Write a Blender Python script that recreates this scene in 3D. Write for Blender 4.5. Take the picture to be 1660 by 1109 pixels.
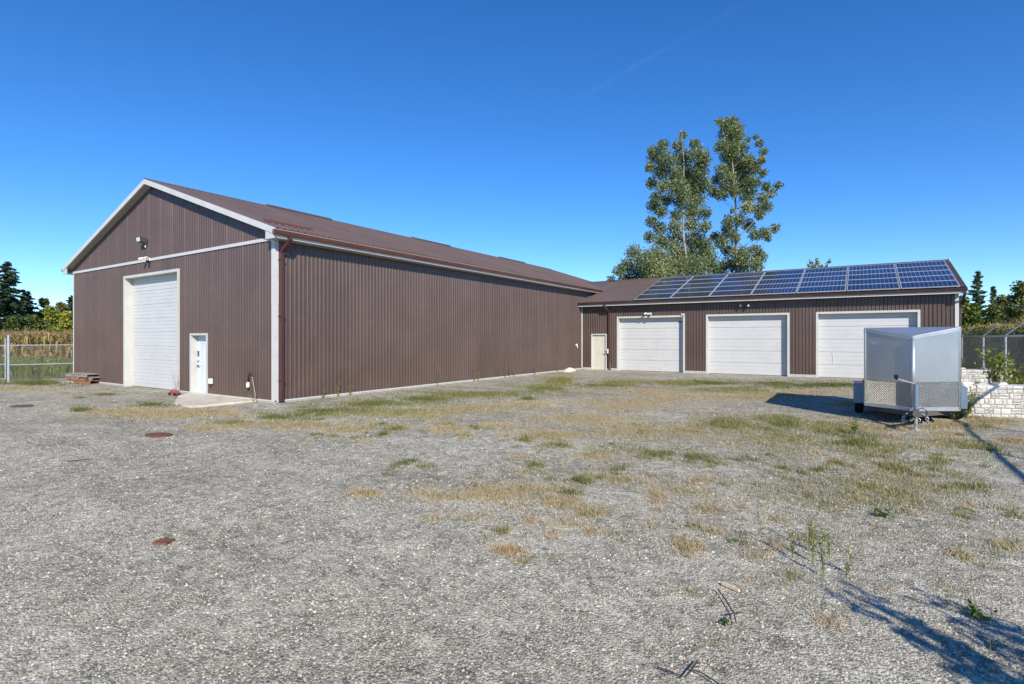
import bpy, math, random
import numpy as np
from mathutils import Vector, Matrix
R = math.radians
rng = np.random.default_rng(7); random.seed(7)
for o in list(bpy.data.objects): bpy.data.objects.remove(o)
S = bpy.context.scene; COL = S.collection

# ------------------------------------------------------------------ camera
FPX, YAW, YH, CAMX, CAMY, CAMZ = 864.53, 0.57881, 548.38, 14.697, -9.492, 1.95
cd = bpy.data.cameras.new('camera'); cam = bpy.data.objects.new('camera', cd); COL.objects.link(cam)
cam.location = (CAMX, CAMY, CAMZ); cam.rotation_euler = (R(90), 0, YAW)
cd.sensor_width = 36; cd.lens = FPX / 1660 * 36; cd.shift_y = -(554.5 - YH) / 1660
cd.clip_start = .05; cd.clip_end = 6000; S.camera = cam

# ------------------------------------------------------------------ sky, sun, exposure
SUN_EL, SUN_AZ = R(32.1), math.atan2(.7216, -.6923)
W = bpy.data.worlds.new('World'); S.world = W; W.use_nodes = True
nt = W.node_tree; nt.nodes.clear()
sky = nt.nodes.new('ShaderNodeTexSky'); sky.sky_type = 'NISHITA'; sky.sun_disc = False
sky.sun_elevation = SUN_EL; sky.sun_rotation = SUN_AZ; sky.altitude = 3000
sky.air_density = 1.0; sky.dust_density = 0; sky.ozone_density = 4.0
hs = nt.nodes.new('ShaderNodeHueSaturation'); hs.inputs['Saturation'].default_value = 1.27; hs.inputs['Value'].default_value = 1.22; hs.inputs['Hue'].default_value = .506
gm = nt.nodes.new('ShaderNodeGamma'); gm.inputs['Gamma'].default_value = .95
bg = nt.nodes.new('ShaderNodeBackground'); bg.inputs['Strength'].default_value = .15
wo = nt.nodes.new('ShaderNodeOutputWorld')
nt.links.new(sky.outputs[0], gm.inputs['Color']); nt.links.new(gm.outputs[0], hs.inputs['Color'])

def ray(u, v):
    fx, fy = -math.sin(YAW), math.cos(YAW); rx, ry = math.cos(YAW), math.sin(YAW)
    k = (u - 830) / FPX
    return Vector((fx + rx * k, fy + ry * k, (YH - v) / FPX))
def gz(u, v, z=0.0):
    r = ray(u, v); t = (z - CAMZ) / r.z
    return Vector((CAMX + r.x * t, CAMY + r.y * t, z))
def gd(u, v, d):
    r = ray(u, v); return Vector((CAMX + r.x * d, CAMY + r.y * d, CAMZ + r.z * d))

# faint old contrails: streaks fixed in the sky by compass direction
def streak(src, a, b, width, amt):
    a, b = ray(*a).normalized(), ray(*b).normalized()
    n = a.cross(b).normalized(); m = (a + b).normalized(); half = a.angle(b) / 2
    tc = nt.nodes.new('ShaderNodeTexCoord')
    def vm(op, vec):
        x = nt.nodes.new('ShaderNodeVectorMath'); x.operation = op
        nt.links.new(tc.outputs['Generated'], x.inputs[0]); x.inputs[1].default_value = vec; return x.outputs['Value']
    def ma(op, i0, i1=None):
        x = nt.nodes.new('ShaderNodeMath'); x.operation = op; x.use_clamp = False
        for k, i in enumerate((i0, i1)):
            if i is None: continue
            if isinstance(i, (int, float)): x.inputs[k].default_value = i
            else: nt.links.new(i, x.inputs[k])
        return x.outputs[0]
    def mr(v, f0, f1, t0, t1):
        x = nt.nodes.new('ShaderNodeMapRange'); x.interpolation_type = 'SMOOTHSTEP'
        nt.links.new(v, x.inputs[0])
        for k, q in enumerate((f0, f1, t0, t1)): x.inputs[k + 1].default_value = q
        return x.outputs[0]
    across = mr(ma('ABSOLUTE', vm('DOT_PRODUCT', n)), 0, width, 1, 0)
    along = mr(vm('DOT_PRODUCT', m), math.cos(half * 1.1), math.cos(half * .6), 0, 1)
    no = nt.nodes.new('ShaderNodeTexNoise'); no.inputs['Scale'].default_value = 22; no.inputs['Detail'].default_value = 5
    nt.links.new(tc.outputs['Generated'], no.inputs['Vector'])
    fac = ma('MULTIPLY', ma('MULTIPLY', across, along), ma('MULTIPLY', mr(no.outputs[0], .3, .75, 0, 1), amt))
    mx = nt.nodes.new('ShaderNodeMix'); mx.data_type = 'RGBA'
    nt.links.new(fac, mx.inputs['Factor']); nt.links.new(src, mx.inputs['A']); mx.inputs['B'].default_value = (5, 5.4, 5.8, 1)
    return mx.outputs['Result']
s1 = streak(hs.outputs[0], (1225, -5), (935, 162), .007, .022)
s2 = streak(s1, (1530, 435), (1700, 424), .003, .14)
nt.links.new(s2, bg.inputs['Color']); nt.links.new(bg.outputs[0], wo.inputs['Surface'])
sl = bpy.data.lights.new('sun', 'SUN'); sl.energy = 5.0; sl.angle = R(.55); sl.color = (1, .92, .785)
so = bpy.data.objects.new('sun', sl); COL.objects.link(so)
SUND = Vector((-.7216 * math.cos(SUN_EL), .6923 * math.cos(SUN_EL), -math.sin(SUN_EL)))
so.rotation_euler = SUND.to_track_quat('-Z', 'Y').to_euler(); so.location = (30, -30, 30)
S.view_settings.view_transform = 'Standard'; S.view_settings.look = 'None'; S.view_settings.gamma = 1
S.view_settings.exposure = .29
S.render.engine = 'CYCLES'

# ------------------------------------------------------------------ materials
def mat(name, col, rough=.6, metal=0, spec=.5, var=.12, vscale=1.5, bump=0, bscale=60, dirt=None, dscale=2.0, damt=.5, coat=0):
    m = bpy.data.materials.new(name); m.use_nodes = True; n = m.node_tree; b = n.nodes['Principled BSDF']
    b.inputs['Roughness'].default_value = rough; b.inputs['Metallic'].default_value = metal
    b.inputs['Specular IOR Level'].default_value = spec; b.inputs['Coat Weight'].default_value = coat
    geo = n.nodes.new('ShaderNodeNewGeometry')
    no = n.nodes.new('ShaderNodeTexNoise'); no.inputs['Scale'].default_value = vscale; no.inputs['Detail'].default_value = 6
    n.links.new(geo.outputs['Position'], no.inputs['Vector'])
    r = n.nodes.new('ShaderNodeValToRGB'); c = Vector(col)
    r.color_ramp.elements[0].position = .3; r.color_ramp.elements[1].position = .7
    r.color_ramp.elements[0].color = (*(c * (1 - var)), 1); r.color_ramp.elements[1].color = (*(c * (1 + var)), 1)
    n.links.new(no.outputs[0], r.inputs[0]); out = r.outputs[0]
    if dirt:
        n2 = n.nodes.new('ShaderNodeTexNoise'); n2.inputs['Scale'].default_value = dscale; n2.inputs['Detail'].default_value = 9; n2.inputs['Roughness'].default_value = .7
        n.links.new(geo.outputs['Position'], n2.inputs['Vector'])
        mr = n.nodes.new('ShaderNodeMapRange'); n.links.new(n2.outputs[0], mr.inputs[0])
        mr.inputs[1].default_value = .5; mr.inputs[2].default_value = .78; mr.inputs[4].default_value = damt
        mx = n.nodes.new('ShaderNodeMix'); mx.data_type = 'RGBA'
        n.links.new(mr.outputs[0], mx.inputs['Factor']); n.links.new(out, mx.inputs['A']); mx.inputs['B'].default_value = (*dirt, 1); out = mx.outputs['Result']
    n.links.new(out, b.inputs['Base Color'])
    if bump:
        n3 = n.nodes.new('ShaderNodeTexNoise'); n3.inputs['Scale'].default_value = bscale; n3.inputs['Detail'].default_value = 5
        n.links.new(geo.outputs['Position'], n3.inputs['Vector'])
        bp = n.nodes.new('ShaderNodeBump'); bp.inputs['Strength'].default_value = bump; bp.inputs['Distance'].default_value = .01
        n.links.new(n3.outputs[0], bp.inputs['Height']); n.links.new(bp.outputs[0], b.inputs['Normal'])
    return m
def leafmat(name, stops, rough=.5, trans=.35):
    """per-face attribute 'c' picks the colour of each leaf or blade"""
    m = bpy.data.materials.new(name); m.use_nodes = True; n = m.node_tree; b = n.nodes['Principled BSDF']
    at = n.nodes.new('ShaderNodeAttribute'); at.attribute_name = 'c'
    r = n.nodes.new('ShaderNodeValToRGB'); e = r.color_ramp.elements
    while len(e) < len(stops): e.new(.5)
    for i, (p, c) in enumerate(stops): e[i].position = p; e[i].color = (*c, 1)
    n.links.new(at.outputs['Fac'], r.inputs[0]); n.links.new(r.outputs[0], b.inputs['Base Color'])
    b.inputs['Roughness'].default_value = rough; b.inputs['Specular IOR Level'].default_value = .35
    if trans:
        t = n.nodes.new('ShaderNodeBsdfTranslucent'); mx = n.nodes.new('ShaderNodeMixShader'); mx.inputs[0].default_value = trans
        n.links.new(r.outputs[0], t.inputs[0]); n.links.new(b.outputs[0], mx.inputs[1]); n.links.new(t.outputs[0], mx.inputs[2])
        n.links.new(mx.outputs[0], n.nodes['Material Output'].inputs[0])
    return m
def stonemat(name, stops, bump=.3):
    m = leafmat(name, stops, .9, 0); n = m.node_tree; b = n.nodes['Principled BSDF']
    geo = n.nodes.new('ShaderNodeNewGeometry'); no = n.nodes.new('ShaderNodeTexNoise'); no.inputs['Scale'].default_value = 220
    n.links.new(geo.outputs['Position'], no.inputs['Vector'])
    bp = n.nodes.new('ShaderNodeBump'); bp.inputs['Strength'].default_value = bump; bp.inputs['Distance'].default_value = .004
    n.links.new(no.outputs[0], bp.inputs['Height']); n.links.new(bp.outputs[0], b.inputs['Normal'])
    return m

def panel_tone(m, lo, hi):
    n = m.node_tree; b = n.nodes['Principled BSDF']; src = b.inputs['Base Color'].links[0].from_socket
    oi = n.nodes.new('ShaderNodeObjectInfo'); mr = n.nodes.new('ShaderNodeMapRange'); h = n.nodes.new('ShaderNodeHueSaturation')
    n.links.new(oi.outputs['Random'], mr.inputs[0]); mr.inputs[3].default_value = lo; mr.inputs[4].default_value = hi
    n.links.new(mr.outputs[0], h.inputs['Value']); n.links.new(src, h.inputs['Color']); n.links.new(h.outputs[0], b.inputs['Base Color']); return m
STEEL = mat('brown_painted_steel', (.092, .060, .050), .33, 0, .5, .10, .7, .04, 8, (.16, .125, .10), 1.3, .22)
ROOFLIT = mat('brown_steel_lit_roof', (.122, .086, .075), .42, 0, .5, .10, .6, .04, 8, (.19, .15, .125), 1.0, .25)  # same paint as the walls; the light on the roof is mixed into the colour
panel_tone(STEEL, .93, 1.07); panel_tone(ROOFLIT, .95, 1.05)
GUTTER = mat('red_brown_gutter_paint', (.125, .050, .040), .35, 0, .5, .15, 1.0)
SPOUT = mat('maroon_downspout_paint', (.078, .026, .025), .4, 0, .5, .15, 1.0)
DKGUTTER = mat('dark_brown_gutter_paint', (.060, .038, .033), .4, 0, .5, .15, 1.0)
WHITE = mat('white_trim_paint', (.54, .545, .54), .45, 0, .5, .05, 2, 0, 1, (.42, .39, .33), 2.5, .35)
JAMB = mat('cream_jamb_paint', (.52, .525, .49), .5, 0, .5, .05, 2, 0, 1, (.40, .36, .28), 3, .35)
FRAMEA = mat('anodised_panel_frame', (.42, .43, .45), .45, .2, .5, .05)
SOFFIT = mat('beige_soffit', (.42, .40, .35), .6, 0, .4, .05)
DOORW = mat('white_door_steel', (.53, .535, .535), .38, 0, .5, .03, 1.2, .03, 3, (.40, .385, .35), 1.8, .30)
DOORBLUE = mat('pale_blue_door_paint', (.56, .61, .70), .4, 0, .5, .03, 2)
DOORCREAM = mat('cream_door_paint', (.56, .54, .47), .45, 0, .5, .04, 2)
CONC = mat('weathered_concrete', (.60, .55, .45), .9, 0, .3, .18, 3, .3, 40, (.26, .22, .17), 2.0, .6)
FOUND = mat('foundation_concrete', (.44, .42, .38), .9, 0, .3, .2, 3, .3, 40)
BLOCK = mat('cast_concrete_block', (.60, .58, .54), .9, 0, .3, .10, 6, .15, 30, (.38, .35, .30), 3.5, .4)
panel_tone(BLOCK, .78, 1.12)
BLOCKJ = mat('block_joint_shade_dirt', (.30, .285, .26), .95, 0, .2, .2, 6, .4, 30)  # shadow and dirt between the face stones, both put into the colour
GALV = mat('galvanized_steel', (.52, .54, .55), .42, .65, .5, .15, 8)
BLACK = mat('black_rubber', (.012, .012, .013), .75, 0, .4, .2, 8)
BLACKP = mat('black_plastic', (.02, .02, .022), .4, 0, .5, .1, 8)
ALU = mat('mill_aluminium', (.62, .63, .64), .35, .75, .5, .08, 5)
TRAILER = mat('silver_trailer_skin', (.46, .485, .52), .28, .68, .5, .05, 1.6, .35, 1.7, (.60, .62, .64), 1.1, .6)
CHROME = mat('polished_stainless', (.70, .69, .66), .22, 1, .5, .05, 5)
FENDER = mat('blue_grey_fender', (.18, .25, .34), .35, .3, .5, .08, 3)
WOODG = mat('grey_weathered_wood', (.30, .27, .235), .9, 0, .2, .25, 9, .4, 50, (.15, .12, .10), 7, .5)
WOODB = mat('brown_pallet_wood', (.30, .16, .09), .9, 0, .2, .3, 9, .4, 50)
REDP = mat('faded_red_paint', (.34, .06, .06), .6, 0, .5, .2, 12)
RUST = mat('rusty_iron', (.165, .080, .047), .9, 0, .3, .35, 14, .6, 60, (.10, .045, .03), 9, .6)
DARKIRON = mat('dark_iron', (.10, .093, .085), .85, .1, .4, .2, 14, .5, 60)
LENS = mat('lamp_glass', (.55, .62, .66), .12, 0, .8, .05)
LAMPW = mat('white_lamp_plastic', (.75, .74, .70), .45, 0, .5, .05)
LAMPG = mat('grey_lamp_casting', (.10, .10, .105), .5, .2, .5, .1)
BARK = mat('pale_poplar_bark', (.30, .28, .24), .9, 0, .2, .3, 5, .6, 20)
BARKD = mat('dark_bark', (.09, .07, .055), .95, 0, .2, .3, 5, .6, 20)
TWIG = mat('dry_twig', (.05, .04, .035), .9, 0, .2, .3, 30)
PALEWOOD = mat('pale_split_wood', (.62, .48, .33), .8, 0, .3, .15, 30)
SOIL = mat('field_soil', (.13, .11, .07), .95, 0, .2, .35, .4, .6, 6, (.09, .12, .04), .8, .9)
BAGM = mat('cream_sacking', (.70, .64, .50), .8, 0, .3, .12, 10, .5, 30)
CORD = mat('black_cord', (.015, .015, .015), .6)
CORDG = mat('grey_cord', (.38, .34, .27), .7)
DECAL = mat('white_decal_print', (.62, .66, .72), .5, 0, .4, .02)
DECALD = mat('dark_print', (.10, .11, .13), .5, 0, .4, .02)
AMBER = mat('amber_lens', (.45, .14, .03), .2, 0, .6, .05)

def diamond_mat():
    m = mat('diamond_tread_plate', (.50, .485, .455), .27, .95, .5, .10, 4); n = m.node_tree; b = n.nodes['Principled BSDF']
    tc = n.nodes.new('ShaderNodeTexCoord')
    mp = n.nodes.new('ShaderNodeMapping'); n.links.new(tc.outputs['UV'], mp.inputs[0]); mp.inputs['Rotation'].default_value = (0, 0, R(45)); mp.inputs['Scale'].default_value = (25, 25, 25)
    ck = n.nodes.new('ShaderNodeTexChecker'); ck.inputs['Scale'].default_value = 1
    n.links.new(mp.outputs[0], ck.inputs['Vector'])
    vo = n.nodes.new('ShaderNodeTexVoronoi'); vo.inputs['Scale'].default_value = 1; vo.inputs['Randomness'].default_value = 0; n.links.new(mp.outputs[0], vo.inputs['Vector'])
    mr = n.nodes.new('ShaderNodeMapRange'); n.links.new(vo.outputs['Distance'], mr.inputs[0]); mr.inputs[1].default_value = .45; mr.inputs[2].default_value = .2
    bp = n.nodes.new('ShaderNodeBump'); bp.inputs['Strength'].default_value = 1; bp.inputs['Distance'].default_value = .03
    n.links.new(mr.outputs[0], bp.inputs['Height']); n.links.new(bp.outputs[0], b.inputs['Normal'])
    mr2 = n.nodes.new('ShaderNodeMapRange'); n.links.new(ck.outputs['Fac'], mr2.inputs[0]); mr2.inputs[3].default_value = .32; mr2.inputs[4].default_value = .42
    n.links.new(mr2.outputs[0], b.inputs['Roughness'])
    return m
TREAD = diamond_mat()

def solar_mat():
    m = bpy.data.materials.new('solar_cells'); m.use_nodes = True; n = m.node_tree; b = n.nodes['Principled BSDF']
    tc = n.nodes.new('ShaderNodeTexCoord'); br = n.nodes.new('ShaderNodeTexBrick'); n.links.new(tc.outputs['Object'], br.inputs['Vector'])
    br.offset = 0; br.squash = 1; br.inputs['Scale'].default_value = 1; br.inputs['Mortar Size'].default_value = .008; br.inputs['Mortar Smooth'].default_value = .2
    br.inputs['Brick Width'].default_value = .1645; br.inputs['Row Height'].default_value = 3.0
    br.inputs['Color1'].default_value = (.012, .020, .060, 1); br.inputs['Color2'].default_value = (.018, .030, .085, 1); br.inputs['Mortar'].default_value = (.20, .24, .32, 1)
    oi = n.nodes.new('ShaderNodeObjectInfo'); h = n.nodes.new('ShaderNodeHueSaturation')
    mr = n.nodes.new('ShaderNodeMapRange'); n.links.new(oi.outputs['Random'], mr.inputs[0]); mr.inputs[3].default_value = .75; mr.inputs[4].default_value = 1.35
    n.links.new(mr.outputs[0], h.inputs['Value']); n.links.new(br.outputs['Color'], h.inputs['Color']); n.links.new(h.outputs[0], b.inputs['Base Color'])
    b.inputs['Roughness'].default_value = .12; b.inputs['Specular IOR Level'].default_value = .5
    return m
CELLS = solar_mat()

def gravel_mat():
    m = bpy.data.materials.new('crushed_gravel'); m.use_nodes = True; n = m.node_tree; b = n.nodes['Principled BSDF']; b.inputs['Roughness'].default_value = .95
    b.inputs['Specular IOR Level'].default_value = .2
    geo = n.nodes.new('ShaderNodeNewGeometry'); P = geo.outputs['Position']
    def vor(s):
        v = n.nodes.new('ShaderNodeTexVoronoi'); v.inputs['Scale'].default_value = s; n.links.new(P, v.inputs['Vector']); return v
    def noi(s, d=6, ro=.6):
        v = n.nodes.new('ShaderNodeTexNoise'); v.inputs['Scale'].default_value = s; v.inputs['Detail'].default_value = d; v.inputs['Roughness'].default_value = ro; n.links.new(P, v.inputs['Vector']); return v.outputs[0]
    def ramp(f, stops):
        r = n.nodes.new('ShaderNodeValToRGB'); e = r.color_ramp.elements
        while len(e) < len(stops): e.new(.5)
        for i, (p, c) in enumerate(stops): e[i].position = p; e[i].color = (*c, 1)
        n.links.new(f, r.inputs[0]); return r.outputs[0]
    def mix(f, a, c, mode='MIX'):
        x = n.nodes.new('ShaderNodeMix'); x.data_type = 'RGBA'; x.blend_type = mode
        if isinstance(f, float): x.inputs['Factor'].default_value = f
        else: n.links.new(f, x.inputs['Factor'])
        for k, q in (('A', a), ('B', c)):
            if isinstance(q, tuple): x.inputs[k].default_value = (*q, 1)
            else: n.links.new(q, x.inputs[k])
        return x.outputs['Result']
    def sep(c):
        s = n.nodes.new('ShaderNodeSeparateColor'); n.links.new(c, s.inputs[0]); return s.outputs[0]
    v1, v2 = vor(52), vor(22)
    G = [(0, (0.103, 0.097, 0.077)), (.35, (0.319, 0.299, 0.242)), (.7, (0.494, 0.463, 0.374)), (1, (0.721, 0.677, 0.557))]
    c1 = ramp(sep(v1.outputs['Color']), G); c2 = ramp(sep(v2.outputs['Color']), G)
    v3 = vor(9); col = mix(.35, c1, c2); col = mix(.28, col, ramp(sep(v3.outputs['Color']), G))
    sp = noi(7, 4, .75); col = mix(1.0, col, ramp(sp, [(.32, (.78, .77, .76)), (.68, (1.16, 1.16, 1.16))]), 'MULTIPLY')
    big = noi(.33, 5); col = mix(1.0, col, ramp(big, [(.3, (.78, .765, .74)), (.7, (1.12, 1.12, 1.12))]), 'MULTIPLY')
    mid = noi(1.6, 7); col = mix(1.0, col, ramp(mid, [(.3, (.80, .79, .78)), (.68, (1.1, 1.1, 1.1))]), 'MULTIPLY')
    mp = n.nodes.new('ShaderNodeMapping'); n.links.new(P, mp.inputs[0]); mp.inputs['Rotation'].default_value = (0, 0, R(28)); mp.inputs['Scale'].default_value = (.16, 1.5, 1)
    tn = n.nodes.new('ShaderNodeTexNoise'); tn.inputs['Scale'].default_value = 1.0; tn.inputs['Detail'].default_value = 4; tn.inputs['Distortion'].default_value = .6; n.links.new(mp.outputs[0], tn.inputs['Vector'])
    col = mix(1.0, col, ramp(tn.outputs[0], [(.34, (.88, .87, .86)), (.6, (1.05, 1.05, 1.05))]), 'MULTIPLY')
    dirt = noi(.55, 8, .7)
    mr = n.nodes.new('ShaderNodeMapRange'); n.links.new(dirt, mr.inputs[0]); mr.inputs[1].default_value = .55; mr.inputs[2].default_value = .75; mr.inputs[4].default_value = .3
    col = mix(mr.outputs[0], col, (.22, .19, .14))
    n.links.new(col, b.inputs['Base Color'])
    bp = n.nodes.new('ShaderNodeBump'); bp.inputs['Strength'].default_value = .7; bp.inputs['Distance'].default_value = .015; bp.invert = True
    n.links.new(v1.outputs['Distance'], bp.inputs['Height'])
    n.links.new(bp.outputs[0], b.inputs['Normal'])
    return m
GRAVEL = gravel_mat()
STONE = stonemat('gravel_stone', [(0, (0.113, 0.106, 0.085)), (.3, (0.299, 0.281, 0.228)), (.72, (0.494, 0.465, 0.380)), (1, (0.639, 0.602, 0.499))])
RUBBLE = stonemat('rubble_stone', [(0, (.18, .17, .15)), (.6, (.42, .40, .36)), (1, (.60, .57, .52))])
GRASS = leafmat('yard_grass', [(0, (.075, .11, .025)), (.35, (.165, .19, .05)), (.5, (.30, .28, .10)), (.65, (.49, .40, .25)), (.85, (.55, .44, .28)), (1, (.47, .30, .15))], .7, .3)
WEED = leafmat('weed_leaves', [(0, (0.023, 0.057, 0.011)), (.5, (0.075, 0.149, 0.023)), (.85, (0.172, 0.230, 0.040)), (1, (0.391, 0.345, 0.127))], .6, .35)
POPLAR = leafmat('poplar_leaves', [(0, (.075, .11, .035)), (.4, (.18, .23, .085)), (.75, (.32, .36, .15)), (1, (.54, .55, .34))], .36, .45)
BUSH = leafmat('yellow_green_leaves', [(0, (0.037, 0.075, 0.013)), (.4, (0.125, 0.188, 0.025)), (.75, (0.300, 0.325, 0.044)), (1, (0.525, 0.450, 0.075))], .5, .35)
OLIVE = leafmat('olive_leaves', [(0, (0.022, 0.046, 0.014)), (.5, (0.072, 0.116, 0.026)), (.85, (0.174, 0.189, 0.043)), (1, (0.319, 0.232, 0.058))], .5, .3)
SPRUCE = leafmat('spruce_needles', [(0, (0.011, 0.028, 0.017)), (.6, (0.035, 0.070, 0.031)), (1, (0.098, 0.140, 0.063))], .6, .1)
PINE = leafmat('pine_needles', [(0, (0.017, 0.042, 0.022)), (.6, (0.056, 0.105, 0.049)), (1, (0.154, 0.210, 0.112))], .6, .15)
CORN = leafmat('corn_leaves', [(0, (.06, .11, .02)), (.3, (.18, .23, .045)), (.55, (.40, .34, .11)), (.8, (.54, .40, .20)), (1, (.40, .25, .13))], .6, .35)

# ------------------------------------------------------------------ helpers
def tag(o, label=None, cat=None, group=None, kind=None):
    if label: o['label'] = label
    if cat: o['category'] = cat
    if group: o['group'] = group
    if kind: o['kind'] = kind
    return o
def thing(name, loc, label, cat, group=None):
    o = bpy.data.objects.new(name, None); o.empty_display_size = .2; o.location = loc; COL.objects.link(o)
    return tag(o, label, cat, group)
def link(name, me, m, parent=None, local=False):
    if not isinstance(m, (list, tuple)): m = [m]
    if not me.materials:
        for q in m: me.materials.append(q)
    o = bpy.data.objects.new(name, me); COL.objects.link(o)
    if parent is not None:
        o.parent = parent
        if not local and parent.type == 'EMPTY': o.matrix_parent_inverse = Matrix.Translation(-Vector(parent.location))
    return o
class MB:
    def __init__(s): s.v = []; s.f = []
    def poly(s, pts):
        b = len(s.v); s.v += [tuple(p) for p in pts]; s.f.append(tuple(range(b, b + len(pts)))); return s
    def hexa(s, p):   # 8 points: bottom 0-3 ccw, top 4-7
        b = len(s.v); s.v += [tuple(q) for q in p]
        for f in ((3, 2, 1, 0), (4, 5, 6, 7), (0, 1, 5, 4), (1, 2, 6, 5), (2, 3, 7, 6), (3, 0, 4, 7)): s.f.append(tuple(b + i for i in f))
        return s
    def box(s, x0, y0, z0, x1, y1, z1):
        return s.hexa([(x0, y0, z0), (x1, y0, z0), (x1, y1, z0), (x0, y1, z0), (x0, y0, z1), (x1, y0, z1), (x1, y1, z1), (x0, y1, z1)])
    def bbox(s, x0, y0, z0, x1, y1, z1, c):   # chamfered box
        b = len(s.v); P = []
        for z, i in ((z0, c), (z0 + c, 0), (z1 - c, 0), (z1, c)):
            k = c if i == 0 else c
            q = [(x0 + k, y0), (x1 - k, y0), (x1, y0 + k), (x1, y1 - k), (x1 - k, y1), (x0 + k, y1), (x0, y1 - k), (x0, y0 + k)]
            if i: q = [(x0 + 2 * c, y0 + c), (x1 - 2 * c, y0 + c), (x1 - c, y0 + 2 * c), (x1 - c, y1 - 2 * c), (x1 - 2 * c, y1 - c), (x0 + 2 * c, y1 - c), (x0 + c, y1 - 2 * c), (x0 + c, y0 + 2 * c)]
            P += [(a, bb, z) for a, bb in q]
        s.v += P
        s.f.append(tuple(b + i for i in range(7, -1, -1))); s.f.append(tuple(b + 24 + i for i in range(8)))
        for l in range(3):
            for i in range(8):
                j = (i + 1) % 8; s.f.append((b + l * 8 + i, b + l * 8 + j, b + l * 8 + 8 + j, b + l * 8 + 8 + i))
        return s
    def prism(s, prof, a, b_, up=(0, 0, 1)):   # profile (right, up) swept from a to b
        a, b_ = Vector(a), Vector(b_); d = (b_ - a).normalized(); u = Vector(up); r = d.cross(u).normalized(); u = r.cross(d).normalized()
        n = len(prof); k = len(s.v)
        for c in (a, b_): s.v += [tuple(c + r * x + u * y) for x, y in prof]
        for i in range(n):
            j = (i + 1) % n; s.f.append((k + i, k + j, k + n + j, k + n + i))
        s.f.append(tuple(k + i for i in range(n - 1, -1, -1))); s.f.append(tuple(k + n + i for i in range(n)))
        return s
    def tube(s, pts, r, n=8, cap=True, sq=None):
        pts = [Vector(p) for p in pts]; rs = r if isinstance(r, (list, tuple)) else [r] * len(pts); k = len(s.v); ref = None
        for i, p in enumerate(pts):
            d = (pts[min(i + 1, len(pts) - 1)] - pts[max(i - 1, 0)]).normalized()
            if ref is None: ref = Vector((1, 0, 0)) if abs(d.x) < .8 else Vector((0, 1, 0))
            a = (ref - d * ref.dot(d)).normalized(); ref = a; b = d.cross(a)
            for j in range(n):
                t = 2 * math.pi * (j + .5) / n; s.v.append(tuple(p + (a * math.cos(t) + b * math.sin(t)) * rs[i]))
        for i in range(len(pts) - 1):
            for j in range(n):
                q = (j + 1) % n; s.f.append((k + i * n + j, k + i * n + q, k + (i + 1) * n + q, k + (i + 1) * n + j))
        if cap:
            s.f.append(tuple(k + j for j in range(n - 1, -1, -1))); e = k + (len(pts) - 1) * n; s.f.append(tuple(e + j for j in range(n)))
        return s
    def mesh(s, name, smooth=False):
        me = bpy.data.meshes.new(name); me.from_pydata(s.v, [], s.f); me.update()
        if smooth:
            me.polygons.foreach_set('use_smooth', [True] * len(me.polygons))
        return me
    def build(s, name, m, parent=None, smooth=False, local=False): return link(name, s.mesh(name, smooth), m, parent, local)
def npmesh(name, V, F, C=None):
    """V (n,3), F (m,k) faces of k corners, C per-face value"""
    me = bpy.data.meshes.new(name); k = F.shape[1]
    me.vertices.add(len(V)); me.vertices.foreach_set('co', np.ascontiguousarray(V, np.float32).ravel())
    me.loops.add(F.size); me.loops.foreach_set('vertex_index', np.ascontiguousarray(F, np.int32).ravel())
    me.polygons.add(len(F)); me.polygons.foreach_set('loop_start', np.arange(0, F.size, k, dtype=np.int32))
    if C is not None:
        a = me.attributes.new('c', 'FLOAT', 'FACE'); a.data.foreach_set('value', np.ascontiguousarray(np.clip(C, 0, 1), np.float32))
    me.update(calc_edges=True); return me
def scatter(T, F, pos, scale, rotz, c, cj=.06, tilt=0):
    """stack copies of template T (n,3) with faces F; returns V, F, C"""
    N = len(pos); n = len(T); cz, sz = np.cos(rotz), np.sin(rotz)
    sc = scale if np.ndim(scale) == 2 else np.stack([scale] * 3, 1)
    L = T[None] * sc[:, None, :]
    if tilt:
        tx = rng.normal(0, tilt, N); ct, st = np.cos(tx), np.sin(tx)
        y = L[..., 1] * ct[:, None] - L[..., 2] * st[:, None]; z = L[..., 1] * st[:, None] + L[..., 2] * ct[:, None]
        L = np.stack([L[..., 0], y, z], -1)
    X = L[..., 0] * cz[:, None] - L[..., 1] * sz[:, None]; Y = L[..., 0] * sz[:, None] + L[..., 1] * cz[:, None]
    V = np.stack([X, Y, L[..., 2]], -1) + pos[:, None, :]
    FF = F[None] + (np.arange(N) * n)[:, None, None]
    C = (c[:, None] + rng.normal(0, cj, (N, len(F))))
    return V.reshape(-1, 3), FF.reshape(-1, F.shape[1]), C.ravel()
def cat3(parts):
    V, F, C = [], [], []; k = 0
    for v, f, c in parts: V.append(v); F.append(f + k); C.append(c); k += len(v)
    return np.concatenate(V), np.concatenate(F), np.concatenate(C)
def leaves(cent, size, c, aspect=.75, droop=.0, cj=.0):
    """one folded rhombic leaf (a quad) at each centre"""
    N = len(cent); d = rng.normal(size=(N, 3)); d[:, 2] -= droop; d /= np.linalg.norm(d, axis=1)[:, None]
    r = rng.normal(size=(N, 3)); s = np.cross(d, r); s /= np.linalg.norm(s, axis=1)[:, None]; nrm = np.cross(d, s)
    sz = size[:, None]
    V = np.stack([cent - d * sz * .5, cent + s * sz * .5 * aspect + nrm * sz * .1, cent + d * sz * .5, cent - s * sz * .5 * aspect + nrm * sz * .1], 1)
    return V.reshape(-1, 3), np.arange(N * 4).reshape(-1, 4), np.asarray(c, float)
ORD = ['first', 'second', 'third', 'fourth', 'fifth', 'sixth', 'seventh', 'eighth']

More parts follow.
